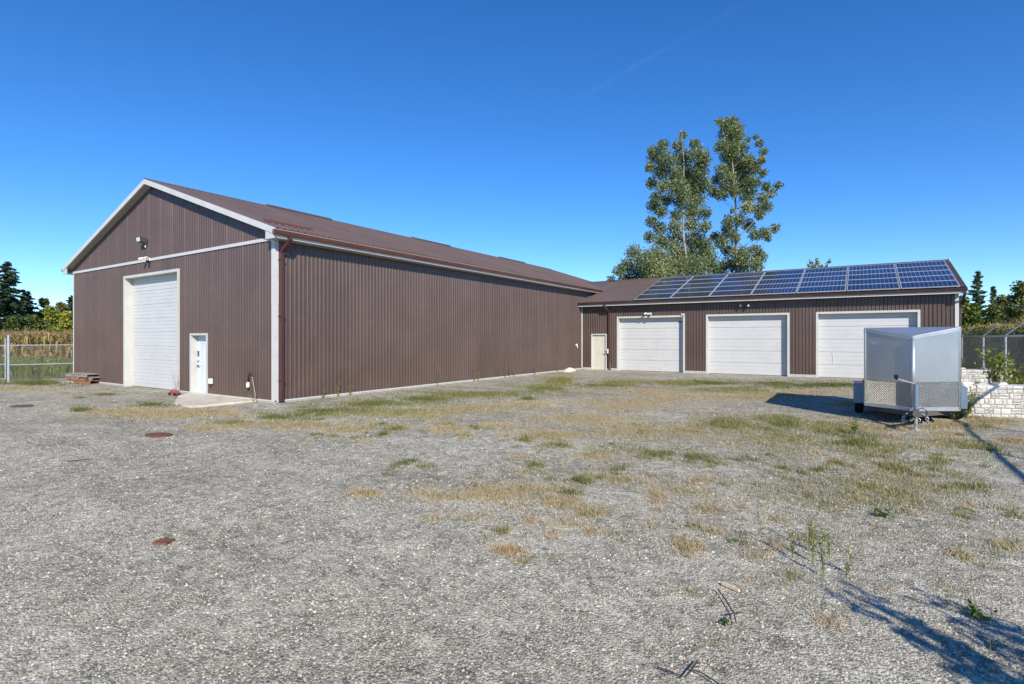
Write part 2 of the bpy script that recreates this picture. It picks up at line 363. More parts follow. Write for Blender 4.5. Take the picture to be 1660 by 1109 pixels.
# ------------------------------------------------------------------ ground
GX = [-900, -260, -90, -45, -20, -5, 5, 15, 25, 50, 110, 300, 1200]; GY = [-400, -60, -25, -12, 0, 10, 22, 35, 60, 120, 320, 1500]
b = MB()
for i in range(len(GX) - 1):
    for j in range(len(GY) - 1): b.poly([(GX[i], GY[j], -.02), (GX[i + 1], GY[j], -.02), (GX[i + 1], GY[j + 1], -.02), (GX[i], GY[j + 1], -.02)])
tag(b.build('ground', SOIL), 'flat weedy farm ground stretching out to the trees', 'ground', kind='structure')
b = MB()
edge = [(60, -40), (60, -12), (24, 2), (22, 21), (19, 21), (19, 28), (-3, 28), (-3, 12), (-16.6, .6), (-18.6, -.9), (-22, -4.2), (-30, -12), (-40, -24), (-40, -40)]
b.poly([(x, y, 0) for x, y in edge])
tag(b.build('gravel_yard', GRAVEL), 'pale grey crushed gravel yard in front of the sheds', 'yard', kind='structure')

# ------------------------------------------------------------------ ribbed sheet walls
PITCH = .1524
def ribprof(x0, x1, start):
    """(x, depth) polyline of ribs with one rib every PITCH, a taller lap rib every sixth"""
    pts = [(x0, 0)]; k0 = int(math.floor((x0 - start) / PITCH)) - 1; k1 = int(math.ceil((x1 - start) / PITCH)) + 1
    for k in range(k0, k1 + 1):
        c = start + (k + .5) * PITCH; h = .034 if k % 6 == 0 else .027
        for dx, hh in ((-.038, 0), (-.008, h), (.008, h), (.038, 0)):
            x = c + dx
            if x0 + 1e-4 < x < x1 - 1e-4: pts.append((x, hh))
    pts.append((x1, 0)); return pts
def profdepth(pts, x):
    for (a, ha), (c, hc) in zip(pts, pts[1:]):
        if a <= x <= c: return ha + (hc - ha) * (x - a) / max(c - a, 1e-9)
    return 0
def sheetwall(name, parent, x0, x1, zlo, zhi, toworld, m, openings=(), step=6 * PITCH):
    """ribbed wall panels between x0 and x1; zhi is a function of x; toworld(x, depth, z) -> point"""
    n = 0; x = x0
    while x < x1 - .01:
        xe = min(x + step, x1); pts = ribprof(x, xe, x0)
        for oa, ob, oz in openings:
            for q in (oa, ob):
                if x + .001 < q < xe - .001: pts.append((q, profdepth(pts, q))); pts.sort()
        b = MB()
        for (a, ha), (c, hc) in zip(pts, pts[1:]):
            mid = (a + c) / 2; lo = zlo
            for oa, ob, oz in openings:
                if oa < mid < ob: lo = max(lo, oz)
            za, zc = zhi(a), zhi(c)
            if min(za, zc) <= lo + .002: continue
            b.poly([toworld(a, ha, lo), toworld(c, hc, lo), toworld(c, hc, zc), toworld(a, ha, za)])
        if b.f: b.build(name, m, parent)
        x = xe

# ------------------------------------------------------------------ parts shared by the doors
def overhead_door(par, x0, x1, yf, z1, depth, nsec, ngroove, label=None, trim=.10, jm=JAMB, jd=.006, jg=.004):
    """opening x0..x1 (outer trim) in a wall whose face is y = yf, facing -y"""
    fr = MB()
    fr.box(x0, yf - .045, .0, x0 + trim, yf + depth, z1); fr.box(x1 - trim, yf - .045, 0, x1, yf + depth, z1)
    fr.box(x0 + trim, yf - .045, z1 - trim, x1 - trim, yf + depth, z1)
    fo = fr.build('door_frame', jm, par)
    d = MB(); d.box(x0 + trim * .4, yf + depth + .05, 0.01, x1 - trim * .4, yf + depth + .07, z1 - .02)
    door = d.build('overhead_door', DOORW, par)
    if label: door['label'] = label
    hgt = (z1 - trim) / nsec; g = ngroove
    prof = []   # section face profile (z, out)
    for k in range(g):
        za, zb = hgt * k / g, hgt * (k + 1) / g; q = .014
        prof += [(za + (jg if k == 0 else .004), jd if k == 0 else .012), (za + q, .022), (zb - q, .022), (zb - (.004 if k < g - 1 else jg), .012 if k < g - 1 else jd)]
    b = MB(); n = len(prof); xa, xb = x0 + trim + .003, x1 - trim - .003
    for (z, o) in prof: b.v += [(xa, -o, z), (xb, -o, z)]
    for i in range(n - 1): b.f.append((2 * i, 2 * i + 1, 2 * i + 3, 2 * i + 2))
    b.v += [(xa, .04, prof[0][0]), (xb, .04, prof[0][0]), (xa, .04, prof[-1][0]), (xb, .04, prof[-1][0])]
    k = 2 * n; b.f += [(k, k + 1, 1, 0), (2 * n - 2, 2 * n - 1, k + 3, k + 2)]
    b.f.append(tuple([2 * i for i in range(n)] + [k + 2, k])); b.f.append(tuple([k + 1, k + 3] + [2 * i + 1 for i in range(n - 1, -1, -1)]))
    me = b.mesh('door_section')
    for i in range(nsec):
        o = link('door_section', me, DOORW, door); o.location = (0, yf + depth + .0, .012 + i * hgt)
        o.rotation_euler = (random.uniform(-.006, .006), 0, 0)
    b = MB(); b.box(x0 + trim, yf + depth - .02, .0, x1 - trim, yf + depth + .02, .012 + .012); b.build('seal_shade_strip', LAMPG, door)  # seal strip; its grey stands in for the shading along the door foot
    return door
def entry_door(par, x0, x1, yf, z1, depth, m, handle_left, frame_m, light_header=None):
    t = .07; fr = MB()
    fr.box(x0, yf - .04, 0, x0 + t, yf + depth + .06, z1); fr.box(x1 - t, yf - .04, 0, x1, yf + depth + .06, z1); fr.box(x0 + t, yf - .04, z1 - t, x1 - t, yf + depth + .06, z1)
    fr.build('door_frame', frame_m, par)
    xa, xb = x0 + t + .005, x1 - t - .005; yd = yf + depth; zt = z1 - t - .005
    d = MB(); d.box(xa, yd, .03, xb, yd + .045, zt); door = d.build('entry_door', m, par)
    w = xb - xa; cols = ((xa + .12 * w, xa + .45 * w), (xa + .55 * w, xa + .88 * w)); H = zt - .03
    for ca, cb in cols:
        for za, zb in ((.10, .42), (.47, .80), (.86, .95)):
            za, zb = .03 + H * za, .03 + H * zb; p = MB(); e = .022
            o = [(ca, za), (cb, za), (cb, zb), (ca, zb)]; i = [(ca + e, za + e), (cb - e, za + e), (cb - e, zb - e), (ca + e, zb - e)]
            j = [(ca + 2 * e, za + 2 * e), (cb - 2 * e, za + 2 * e), (cb - 2 * e, zb - 2 * e), (ca + 2 * e, zb - 2 * e)]
            for k in range(4):
                l = (k + 1) % 4
                p.poly([(o[k][0], yd - .001, o[k][1]), (o[l][0], yd - .001, o[l][1]), (i[l][0], yd - .014, i[l][1]), (i[k][0], yd - .014, i[k][1])])
                p.poly([(i[k][0], yd - .014, i[k][1]), (i[l][0], yd - .014, i[l][1]), (j[l][0], yd - .003, j[l][1]), (j[k][0], yd - .003, j[k][1])])
            p.poly([(q[0], yd - .003, q[1]) for q in j]); p.build('door_panel', m, door)
    hx = xa + .07 if handle_left else xb - .07; sgn = 1 if handle_left else -1
    k = MB(); k.tube([(hx, yd, .98), (hx, yd - .06, .98)], .028, 10); k.tube([(hx, yd - .055, .98), (hx + sgn * .12, yd - .06, .975)], .012, 8)
    k.build('door_handle', LAMPG, door)
    k = MB(); k.tube([(hx, yd, 1.14), (hx, yd - .03, 1.14)], .03, 10); k.build('deadbolt', LAMPG, door)
    s = MB(); s.box(x0 + t, yf - .02, 0, x1 - t, yd + .05, .03); s.build('threshold', GALV, par)
    return door

# ------------------------------------------------------------------ the large barn
BW, BL, RX, RZ, SL = -15.48, 30.48, -7.74, 7.90, .335
BAND = 4.94
def rz(x): return RZ - SL * abs(x - RX)
barn = thing('storage_barn', (RX, BL / 2, 0), 'long brown ribbed steel barn with a tall white overhead door in its gable', 'barn')
OD = (-10.24, -5.74, 4.45); ED = (-4.96, -3.80, 2.12)
wg = lambda x, d, z: (x, -d, z)
sheetwall('wall_panel', barn, BW, 0, .06, lambda x: BAND - .02, wg, STEEL, [OD, ED])
sheetwall('gable_panel', barn, BW, 0, BAND + .02, lambda x: rz(x) - .13, lambda x, d, z: (x, -d - .006, z), STEEL)
sheetwall('wall_panel', barn, 0, BL, .06, lambda x: 4.93, lambda x, d, z: (d, x, z), STEEL)
b = MB(); b.poly([(BW, BL, 0), (0, BL, 0), (0, BL, rz(0) - .1), (RX, BL, RZ - .1), (BW, BL, rz(BW) - .1)][::-1]); b.build('rear_wall', STEEL, barn)
b = MB(); b.poly([(BW, 0, 0), (BW, BL, 0), (BW, BL, rz(BW) - .1), (BW, 0, rz(BW) - .1)][::-1]); b.build('side_wall', STEEL, barn)
# footing strip that shows as a pale line under the siding
for xa, xb in ((BW, OD[0]), (OD[1], ED[0]), (ED[1], .02)): b = MB(); b.box(xa, -.03, -.1, xb, .12, .04); b.build('footing', FOUND, barn)
b = MB(); b.box(-.12, .12, -.1, .03, 20.9, .04); b.build('footing', FOUND, barn)
# base flashing
b = MB(); b.box(.0, .05, .04, .045, 20.95, .085); b.build('base_flashing', WHITE, barn)
for xa, xb in ((BW, OD[0]), (OD[1], ED[0]), (ED[1], 0)): b = MB(); b.box(xa, -.045, .04, xb, 0, .085); b.build('base_flashing', WHITE, barn)
SCREW = mat('screw_head', (.26, .22, .20), .35, .4)
def screw_rows(n0, n1, zs, pt, nrm, openings=()):
    V, F = [], []; k = int(n0 / PITCH)
    x = n0 + PITCH
    while x < n1:
        for z in zs:
            if any(a - .05 < x < c + .05 and z < h_ + .1 for a, c, h_ in openings): continue
            c0 = Vector(pt(x, z)); e1 = Vector((0, 0, 1)); e2 = nrm.cross(e1); i = len(V); r = .011
            V.extend([tuple(c0 + e1 * r), tuple(c0 + e2 * r), tuple(c0 - e1 * r), tuple(c0 - e2 * r), tuple(c0 + nrm * .012)])
            F.extend([(i, i + 1, i + 4), (i + 1, i + 2, i + 4), (i + 2, i + 3, i + 4), (i + 3, i, i + 4)])
        x += PITCH * 2
    o = link('screw_heads', npmesh('screw_heads', np.array(V), np.array(F)), SCREW, barn); o['kind'] = 'stuff'
ZS = (.3, 1.05, 1.8, 2.55, 3.3, 4.05, 4.7)
screw_rows(0, 20.9, ZS, lambda x, z: (.001, x, z), Vector((1, 0, 0))); screw_rows(BW, -.2, ZS, lambda x, z: (x, -.001, z), Vector((0, -1, 0)), [OD, ED])
# corner trims (the near one overlapped half-way up) and gable band
for x0, nm in ((0, 1), (BW, -1)):
    for za, zb, e in ((.08, 3.0, 0), (2.97, 4.90, .003)):
        b = MB()
        if nm == 1: b.box(-.115 - e, -.036 - e, za, .036 + e, 0, zb); b.box(0, 0, za, .036 + e, .10 + e, zb)
        else: b.box(x0 - .036 - e, -.036 - e, za, x0 + .07 + e, .0, zb)
        b.build('corner_trim', WHITE, barn)
b = MB(); b.box(BW - .03, -.048, BAND - .05, .03, 0, BAND + .05); b.build('gable_band', WHITE, barn)
# roof
EO, RO = .42, .29                      # eave and rake overhang
def roofsheet(par, y0, y1, name='roof_panel'):
    y = y0; W6 = 6 * PITCH
    while y < y1 - .01:
        ye = min(y + W6, y1)
        for s in (1, -1):
            pts = []; n = 4
            for k in range(n):
                c = y + (k + .5) * (ye - y) / n; h = .042 if k == 0 else .034
                pts += [(c - .03, 0), (c - .012, h), (c + .012, h), (c + .03, 0)]
            pts = [(y, 0)] + pts + [(ye, 0)]
            xe = 0 + EO if s == 1 else BW - EO
            b = MB()
            for (a, ha), (c, hc) in zip(pts, pts[1:]):
                q = [(RX, a, RZ + ha), (xe, a, rz(xe) + ha), (xe, c, rz(xe) + hc), (RX, c, RZ + hc)]
                b.poly(q if s == 1 else q[::-1])
            b.build(name, ROOFLIT, par)
        y = ye
roofsheet(barn, -RO, BL + RO)
b = MB()   # roof deck below the sheets, closes the eaves
b.prism([(EO - RX - .01, rz(EO) - RZ - .012), (EO - RX - .01, rz(EO) - RZ - .10), (0, -.10), (-(EO - RX - .01), rz(EO) - RZ - .10), (-(EO - RX - .01), rz(EO) - RZ - .012), (0, -.012)], (RX, -RO + .035, RZ), (RX, BL + RO - .03, RZ))
b.build('roof_deck', SOFFIT, barn)
b = MB(); b.prism([(-.2, -.04), (-.2, -.02), (0, .055), (.2, -.02), (.2, -.04), (0, .03)], (RX, -RO - .02, RZ), (RX, BL + RO, RZ)); b.build('ridge_cap', ROOFLIT, barn)
for y0, y1 in ((4.6, 8.0), (13.9, 17.3), (23.1, 26.5)):
    b = MB(); b.prism([(-.2, .0), (-.2, .055), (0, .12), (.2, .055), (.2, 0)], (RX, y0, RZ), (RX, y1, RZ)); b.build('ridge_vent', ROOFLIT, barn)
# rake fascia, rake soffit, eave return
for s in (1, -1):
    xe = EO if s == 1 else BW - EO
    b = MB(); z0, z1 = rz(xe), RZ
    b.hexa([(xe, -RO - .03, z0 - .17), (RX, -RO - .03, z1 - .17), (RX, -RO + .03, z1 - .17), (xe, -RO + .03, z0 - .17), (xe, -RO - .03, z0 + .012), (RX, -RO - .03, z1 + .012), (RX, -RO + .03, z1 + .012), (xe, -RO + .03, z0 + .012)] if s == -1 else
           [(RX, -RO - .03, z1 - .17), (xe, -RO - .03, z0 - .17), (xe, -RO + .03, z0 - .17), (RX, -RO + .03, z1 - .17), (RX, -RO - .03, z1 + .012), (xe, -RO - .03, z0 + .012), (xe, -RO + .03, z0 + .012), (RX, -RO + .03, z1 + .012)])
    b.build('rake_fascia', WHITE, barn)
    b = MB(); xa = 0 if s == 1 else BW
    b.poly([(RX, -RO + .03, RZ - .125), (RX, .0, RZ - .125), (xe, 0, rz(xe) - .125), (xe, -RO + .03, rz(xe) - .125)][::s]); b.build('rake_soffit', SOFFIT, barn)
    b = MB(); x1 = xe - s * .02
    b.hexa([(min(xa, x1), -RO - .012, 4.87), (max(xa, x1), -RO - .012, 4.87), (max(xa, x1), -RO + .028, 4.87), (min(xa, x1), -RO + .028, 4.87)] +
           [(min(xa, x1), -RO - .012, rz(min(xa, x1)) - .16), (max(xa, x1), -RO - .012, rz(max(xa, x1)) - .16), (max(xa, x1), -RO + .028, rz(max(xa, x1)) - .16), (min(xa, x1), -RO + .028, rz(min(xa, x1)) - .16)])
    b.build('eave_return', WHITE, barn)
    b = MB(); b.box(min(xa, x1), -RO + .03, 4.887, max(xa, x1), 23.4 if s == 1 else BL, 4.9); b.build('eave_soffit', SOFFIT, barn)
    b = MB(); b.box(min(x1, x1 - s * .03), -RO + .031, 4.885, max(x1, x1 - s * .03), 23.35 if s == 1 else BL, rz(xe) - .02); b.build('eave_fascia', WHITE, barn)
GP = [(0, 0), (.075, 0), (.10, .05), (.125, .125), (.115, .13), (.09, .06), (.07, .012), (.012, .012), (.012, .14), (0, .14)]
b = MB(); b.prism([(-x, y) for x, y in GP], (EO - .018, 23.35, 4.985), (EO - .018, -RO - .03, 4.985)); b.build('gutter', GUTTER, barn)
b = MB(); b.prism(GP, (BW - EO + .018, BL, 4.985), (BW - EO + .018, -RO - .03, 4.985)); b.build('gutter', GUTTER, barn)
b = MB(); b.prism([(-.06, 0), (.06, 0), (.06, .13), (-.06, .13)], (EO + .04, -RO - .045, 4.985), (EO + .04, -RO - .03, 4.985)); b.build('gutter_end_cap', GUTTER, barn)
def spout(par, pts, m, name='downspout', w=.05): b = MB(); b.tube(pts, w * 1.41, 4); return b.build(name, m, par)
spout(barn, [(EO + .03, .20, 4.99), (EO + .03, .20, 4.88), (EO - .06, .19, 4.76), (.18, .17, 4.62), (.095, .16, 4.52), (.095, .16, .10)], SPOUT)
for z in (4.3, 2.6, .65):
    b = MB(); b.box(.02, .08, z, .155, .24, z + .035); b.build('downspout_strap', SPOUT, barn)
b = MB(); b.tube([(.095, .16, .12), (.095, .16, .0)], .075, 10); b.build('drain_collar', BLACKP, barn)
# snow guard near the eave
b = MB(); xg = -.6; z = rz(xg) + .02
b.prism([(0, 0), (.012, 0), (.012, .085), (-.05, .085), (-.05, .073), (0, .073)], (xg, .02, z), (xg, 1.77, z)); b.build('snow_guard', GUTTER, barn)
# pipe flashings in a row above the eave
for k in range(24):
    b = MB(); y = .6 + k * .914; x = .26; z = rz(x) + .02; b.tube([(x, y, z), (x, y, z + .02)], [.016, .010], 6); b.build('roof_screw', BLACKP, barn)
# big overhead door + entry door
odoor = overhead_door(barn, OD[0], OD[1], 0, OD[2], .27, 8, 4, 'tall white overhead door of closely ribbed sections', .10, jd=.011, jg=.0012)
edoor = entry_door(barn, ED[0], ED[1], 0, ED[2], .20, DOORBLUE, True, JAMB)
b = MB(); b.box(ED[0] + .11, .172, 1.32, ED[0] + .19, .199, 1.50); b.build('keypad_lock', LAMPG, edoor)
b = MB(); xc, zc = ED[1] - .36, 1.86       # small black mark on the door
b.tube([(xc, .199, zc), (xc, .193, zc)], .026, 10); b.tube([(xc, .199, zc - .065), (xc, .193, zc - .065)], .034, 10); b.build('door_number', DECALD, edoor)

# things fixed to the barn
def box_thing(name, loc, bx, m, label, cat, group=None):
    b = MB(); b.bbox(*bx, .006); o = b.build(name, m); return tag(o, label, cat, group)
fl = thing('wall_floodlight', (-8.24, -.02, 5.63), 'square grey floodlight high in the barn gable above the white band', 'floodlight')
b = MB(); b.box(-8.40, -.10, 5.42, -8.12, -.02, 5.62); b.build('mounting_box', LAMPG, fl)
b = MB(); b.hexa([(-8.50, -.42, 5.62), (-8.03, -.42, 5.62), (-8.08, -.08, 5.55), (-8.45, -.08, 5.55), (-8.53, -.46, 5.86), (-8.0, -.46, 5.86), (-8.05, -.06, 5.84), (-8.48, -.06, 5.84)]); b.build('lamp_housing', LAMPG, fl)
b = MB(); b.poly([(-8.47, -.428, 5.635), (-8.06, -.428, 5.635), (-8.04, -.464, 5.84), (-8.49, -.464, 5.84)]); b.build('lamp_glass', LENS, fl)
b = MB(); b.tube([(-8.26, -.07, 5.43), (-8.26, -.09, 5.34)], [.05, .035], 10); b.build('photocell', LAMPW, fl)
for ch in [o for o in bpy.data.objects if o.parent == fl]:
    ch.data.transform(Matrix.Translation((-8.24, -.02, 5.63)) @ Matrix.Scale(.68, 4) @ Matrix.Translation((8.24, .02, -5.63)))
def twin_flood(loc, label, m1, m2):
    x, y, z = loc; t = thing('security_light', loc, label, 'security light', 'twin-head security lights')
    b = MB(); b.bbox(x - .09, y - .05, z - .06, x + .09, y, z + .06, .01); b.build('wall_plate', m1, t)
    for s in (-1, 1):
        b = MB(); b.tube([(x + s * .05, y - .04, z), (x + s * .12, y - .12, z + .05)], .018, 8); b.build('lamp_arm', m1, t)
        b = MB(); a = Vector((x + s * .12, y - .11, z + .06)); d = Vector((s * .08, -.15, -.08)); b.tube([a, a + d * .5, a + d], [.03, .055, .062], 12); h = b.build('lamp_head', m1, t)
        b = MB(); b.tube([a + d * .98, a + d * 1.02], .056, 12); b.build('lens', m2, h)
    b = MB(); b.tube([(x, y - .05, z - .05), (x, y - .09, z - .12)], [.045, .03], 10); b.build('motion_sensor', BLACKP, t)
twin_flood((-7.98, -.05, 4.95), 'white twin-head security light on the gable band above the tall barn door', LAMPW, LENS)
ob = thing('outlet_box', (-3.52, -.02, .5), 'small white outlet box beside the barn entry door', 'outlet box')
b = MB(); b.bbox(-3.62, -.10, .42, -3.44, -.02, .60, .012); b.build('cover', LAMPW, ob)
b = MB(); b.tube([(-3.53, -.06, .43), (-3.53, -.06, .33)], .035, 8); b.build('conduit_plug', BLACKP, ob)
cb = thing('hanging_cord', (-1.25, -.03, .5), 'looped black extension cord with a pale plug hanging on the barn gable', 'cord')
b = MB(); b.tube([(-1.29, -.07, .56), (-1.27, -.08, .75), (-1.2, -.09, .87), (-1.1, -.10, .86), (-1.02, -.10, .76)], .016, 8); b.build('cord', CORD, cb, True)
b = MB(); b.tube([(-1.02, -.10, .76), (-.9, -.12, .5), (-.75, -.16, .2), (-.66, -.2, .06), (-.5, -.3, .025)], .011, 8); b.build('cord', CORDG, cb, True)
b = MB(); b.tube([(-1.29, -.07, .58), (-1.30, -.07, .52), (-1.30, -.07, .42)], [.035, .055, .05], 10); b.build('plug', LAMPW, cb)
b = MB(); b.tube([(-1.30, -.07, .42), (-1.30, -.07, .37)], .035, 8); b.build('plug_socket', BLACKP, cb)
hb = thing('hose_bib', (.02, 20.2, 1.5), 'small white wall fitting on the long barn wall near the garage corner', 'tap')
b = MB(); b.bbox(.03, 20.10, 1.47, .09, 20.26, 1.60, .008); b.build('cover', LAMPW, hb)
b = MB(); b.tube([(.08, 20.18, 1.48), (.12, 20.18, 1.44), (.12, 20.18, 1.34)], .022, 8); b.build('spout', LAMPW, hb)

# ------------------------------------------------------------------ the garage wing
YW, XE, HW = 20.97, 18.29, 3.93
EY, ZE, WRY = 20.50, 4.15, 26.0        # eave edge, its height, ridge line
WSL = .335
def wz(y): return ZE + WSL * (y - EY) if y < WRY else ZE + WSL * (2 * WRY - y - EY)
wing = thing('garage_wing', (XE / 2, WRY, 0), 'low brown steel garage wing with three white overhead doors', 'garage')
DD = [(2.376, 6.427, 3.25), (7.57, 11.677, 3.25), (12.842, 16.975, 3.25)]; WE = (.687, 1.714, 2.22)
sheetwall('wall_panel', wing, .0, XE, .10, lambda x: HW, lambda x, d, z: (x, YW - d, z), STEEL, DD + [WE])
b = MB(); b.poly([(XE, YW, 0), (XE, 2 * WRY - YW, 0), (XE, 2 * WRY - YW, wz(YW) - .05), (XE, WRY, wz(WRY) - .05), (XE, YW, wz(YW) - .05)]); b.build('end_wall', STEEL, wing)
b = MB(); b.poly([(0, 2 * WRY - YW, 0), (XE, 2 * WRY - YW, 0), (XE, 2 * WRY - YW, HW), (0, 2 * WRY - YW, HW)][::-1]); b.build('rear_wall', STEEL, wing)
op = sorted(DD + [WE]); x = .04
for a_, b_, _ in op + [(XE, XE, 0)]:
    b = MB(); b.box(x, YW - .04, -.1, a_, YW + .1, .09); b.build('footing', FOUND, wing)
    b = MB(); b.box(x, YW - .05, .09, a_, YW - .0, .125); b.build('base_flashing', WHITE, wing); x = b_
b = MB(); b.box(.03, YW - .05, .05, .10, YW, HW); b.build('corner_trim', WHITE, wing)
b = MB(); b.box(XE - .10, YW - .05, .05, XE + .035, YW, HW); b.box(XE, YW, .05, XE + .035, YW + .1, HW); b.build('corner_trim', WHITE, wing)
XR = XE + .22
y0r, y1r = EY, WRY
x = 0.0
while x < XR - .01:
    xe = min(x + 6 * PITCH, XR)
    for s in (0, 1):
        b = MB(); pts = [(x, 0)]
        for k in range(4):
            c_ = x + (k + .5) * (xe - x) / 4; h = .042 if k == 0 else .034
            pts += [(c_ - .03, 0), (c_ - .012, h), (c_ + .012, h), (c_ + .03, 0)]
        pts.append((xe, 0)); ya, yb = (EY, WRY) if s == 0 else (WRY, 2 * WRY - EY)
        for (a, ha), (c2, hc) in zip(pts, pts[1:]): b.poly([(a, ya, wz(ya) + ha), (c2, ya, wz(ya) + hc), (c2, yb, wz(yb) + hc), (a, yb, wz(yb) + ha)])
        b.build('roof_panel', ROOFLIT, wing)
    x = xe
b = MB()   # saddle of the roof that runs back over the barn slope behind the eave
for (ya, yb) in ((23.36, WRY), (WRY, 28.6)):
    n = 14
    for k in range(n):
        xa, xb = -3.2 + 3.2 * k / n, -3.2 + 3.2 * (k + 1) / n; xm = xa + .05
        b.poly([(xa, ya, wz(ya)), (xm, ya, wz(ya) + .02), (xm, yb, wz(yb) + .02), (xa, yb, wz(yb))]); b.poly([(xm, ya, wz(ya) + .02), (xb, ya, wz(ya)), (xb, yb, wz(yb)), (xm, yb, wz(yb) + .02)])
b.build('roof_saddle', ROOFLIT, wing)
b = MB(); b.prism([(-.18, -.05), (-.18, -.02), (0, .05), (.18, -.02), (.18, -.05), (0, .02)], (-2.2, WRY, wz(WRY)), (XR + .01, WRY, wz(WRY))); b.build('ridge_cap', ROOFLIT, wing)
b = MB(); b.hexa([(XR, EY - .02, ZE - .17), (XR + .03, EY - .02, ZE - .17), (XR + .03, WRY, wz(WRY) - .17), (XR, WRY, wz(WRY) - .17), (XR, EY - .02, ZE + .02), (XR + .03, EY - .02, ZE + .02), (XR + .03, WRY, wz(WRY) + .02), (XR, WRY, wz(WRY) + .02)]); b.build('rake_fascia', DKGUTTER, wing)
b = MB(); b.box(XR - .0, WRY - .2, wz(WRY) - .12, XR + .05, WRY + .1, wz(WRY) + .10); b.build('ridge_end_cap', WHITE, wing)
b = MB(); b.poly([(XE, EY, ZE - .14), (XR, EY, ZE - .14), (XR, WRY, wz(WRY) - .14), (XE, WRY, wz(WRY) - .14)][::-1]); b.build('rake_soffit', SOFFIT, wing)
b = MB(); b.box(.05, EY + .03, HW - .012, XR, YW, HW); b.build('eave_soffit', SOFFIT, wing)
b = MB(); b.box(.02, EY + .0, 3.90, XR, EY + .03, ZE - .012); b.build('eave_fascia', WHITE, wing)
b = MB(); b.prism([(x, y) for x, y in GP], (.02, EY - .003, 4.005), (XR + .03, EY - .003, 4.005)); b.build('gutter', DKGUTTER, wing)
b = MB(); b.box(XR + .03, EY - .13, 4.004, XR + .045, EY, 4.145); b.build('gutter_end_cap', GUTTER, wing)
spout(wing, [(1.78, EY - .06, 4.01), (1.78, EY - .06, 3.90), (1.84, EY + .08, 3.74), (1.89, YW - .10, 3.52), (1.89, YW - .085, 3.40), (1.89, YW - .085, .12)], DKGUTTER, w=.045)
b = MB(); b.tube([(1.97, YW - .10, .0), (1.97, YW - .10, .55)], .05, 10); b.build('drain_pipe', DARKIRON, wing)
b = MB(); b.bbox(1.80, YW - .17, 1.02, 1.88, YW - .135, 1.30, .006); b.build('switch_box', LAMPW, wing)
spout(wing, [(XR - .03, EY - .06, 4.01), (XR - .03, EY - .06, 3.9), (XE + .12, YW + .1, 3.5), (XE + .11, YW + .2, 3.3), (XE + .11, YW + .2, .1)], DKGUTTER, w=.045)
dn = ['white overhead door with creased lower sections, beside the cream entry door', 'white overhead door, the middle one of three', 'white overhead door at the end of the garage, dented on one side']
wdoors = [overhead_door(wing, a, c, YW, z, .28, 5, 3, dn[i], .10) for i, (a, c, z) in enumerate(DD)]
wedoor = entry_door(wing, WE[0], WE[1], YW, WE[2], .06, DOORCREAM, False, WHITE)
def crease(door, pts, yy):
    b = MB()
    for (x0, z0), (x1, z1) in zip(pts, pts[1:]):
        b.poly([(x0 - .012, yy, z0), (x0, yy - .02, z0), (x1, yy - .02, z1), (x1 - .012, yy, z1)]); b.poly([(x0, yy - .02, z0), (x0 + .018, yy, z0), (x1 + .018, yy, z1), (x1, yy - .02, z1)])
    b.build('crease', DOORW, door)
yy = YW + .28 - .023
crease(wdoors[0], [(4.62, 1.28), (4.65, .95), (4.66, .68)], yy); crease(wdoors[0], [(5.17, 1.27), (5.19, .95), (5.14, .74), (5.08, .62), (5.0, .3), (5.01, .12)], yy)
crease(wdoors[0], [(4.06, .62), (4.07, .35), (4.03, .1)], yy); crease(wdoors[2], [(13.52, 1.27), (13.56, 1.0), (13.54, .68)], yy)
b = MB()
for k in range(5): b.box(5.98 + k * .045, yy - .006, 2.86, 6.01 + k * .045, yy, 2.93)
b.box(5.97, yy - .006, 2.82, 6.2, yy, 2.84); b.build('maker_sticker', DECALD, wdoors[0])
b = MB(); b.bbox(6.22, YW - .10, 3.22, 6.44, YW - .046, 3.34, .01); b.build('trim_patch', WHITE, wing)
twin_flood((4.36, YW - .03, 3.36), 'white twin-head security light above the creased garage door', LAMPW, LENS)
twin_flood((9.58, YW - .03, 3.68), 'dark twin-head security light above the middle garage door', LAMPG, LENS)

# ------------------------------------------------------------------ solar panels: seven columns, five rows
ang = math.atan(WSL); CW, CH = 2.09, 1.075; sp0 = None
def make_solar():
    t = bpy.data.objects.new('solar_panel', None); t.empty_display_size = .2; COL.objects.link(t)
    w, h, d, f = CW - .035, CH - .018, .04, .045
    b = MB(); b.box(0, 0, 0, w, f, d); b.box(0, h - f, 0, w, h, d); b.box(0, f, 0, f * .6, h - f, d); b.box(w - f * .6, f, 0, w, h - f, d); b.build('frame', FRAMEA, t, local=True)
    b = MB(); b.box(.0, .0, -.012, w - 1.2 * f, h - 2 * f, .0); o = b.build('cell_sheet', CELLS, t, local=True); o.location = (f * .6, f, d - .004)
    b = MB(); b.box(.4, .1, -.06, .44, h - .1, 0); b.box(w - .44, .1, -.06, w - .4, h - .1, 0); b.build('mounting_rail', ALU, t, local=True)
    return t
rown = ['lowest row', 'second row up', 'middle row', 'second row down', 'top row']
for r_ in range(5):
    for c_ in range(7):
        if sp0 is None: o = sp0 = make_solar()
        else:
            o = sp0.copy(); COL.objects.link(o)
            for ch in [q for q in bpy.data.objects if q.parent == sp0]:
                k = ch.copy(); COL.objects.link(k); k.parent = o
        s = .02 + r_ * CH; y = 20.30 + s * math.cos(ang); z = wz(EY) + WSL * (20.30 - EY) + s * math.sin(ang) + .085
        o.location = (3.70 + c_ * CW, y, z); o.rotation_euler = (ang, 0, 0)
        tag(o, 'blue solar panel in the %s, %s along from the bare strip of roof' % (rown[r_], ORD[c_]), 'solar panel', 'solar panels on the garage roof')

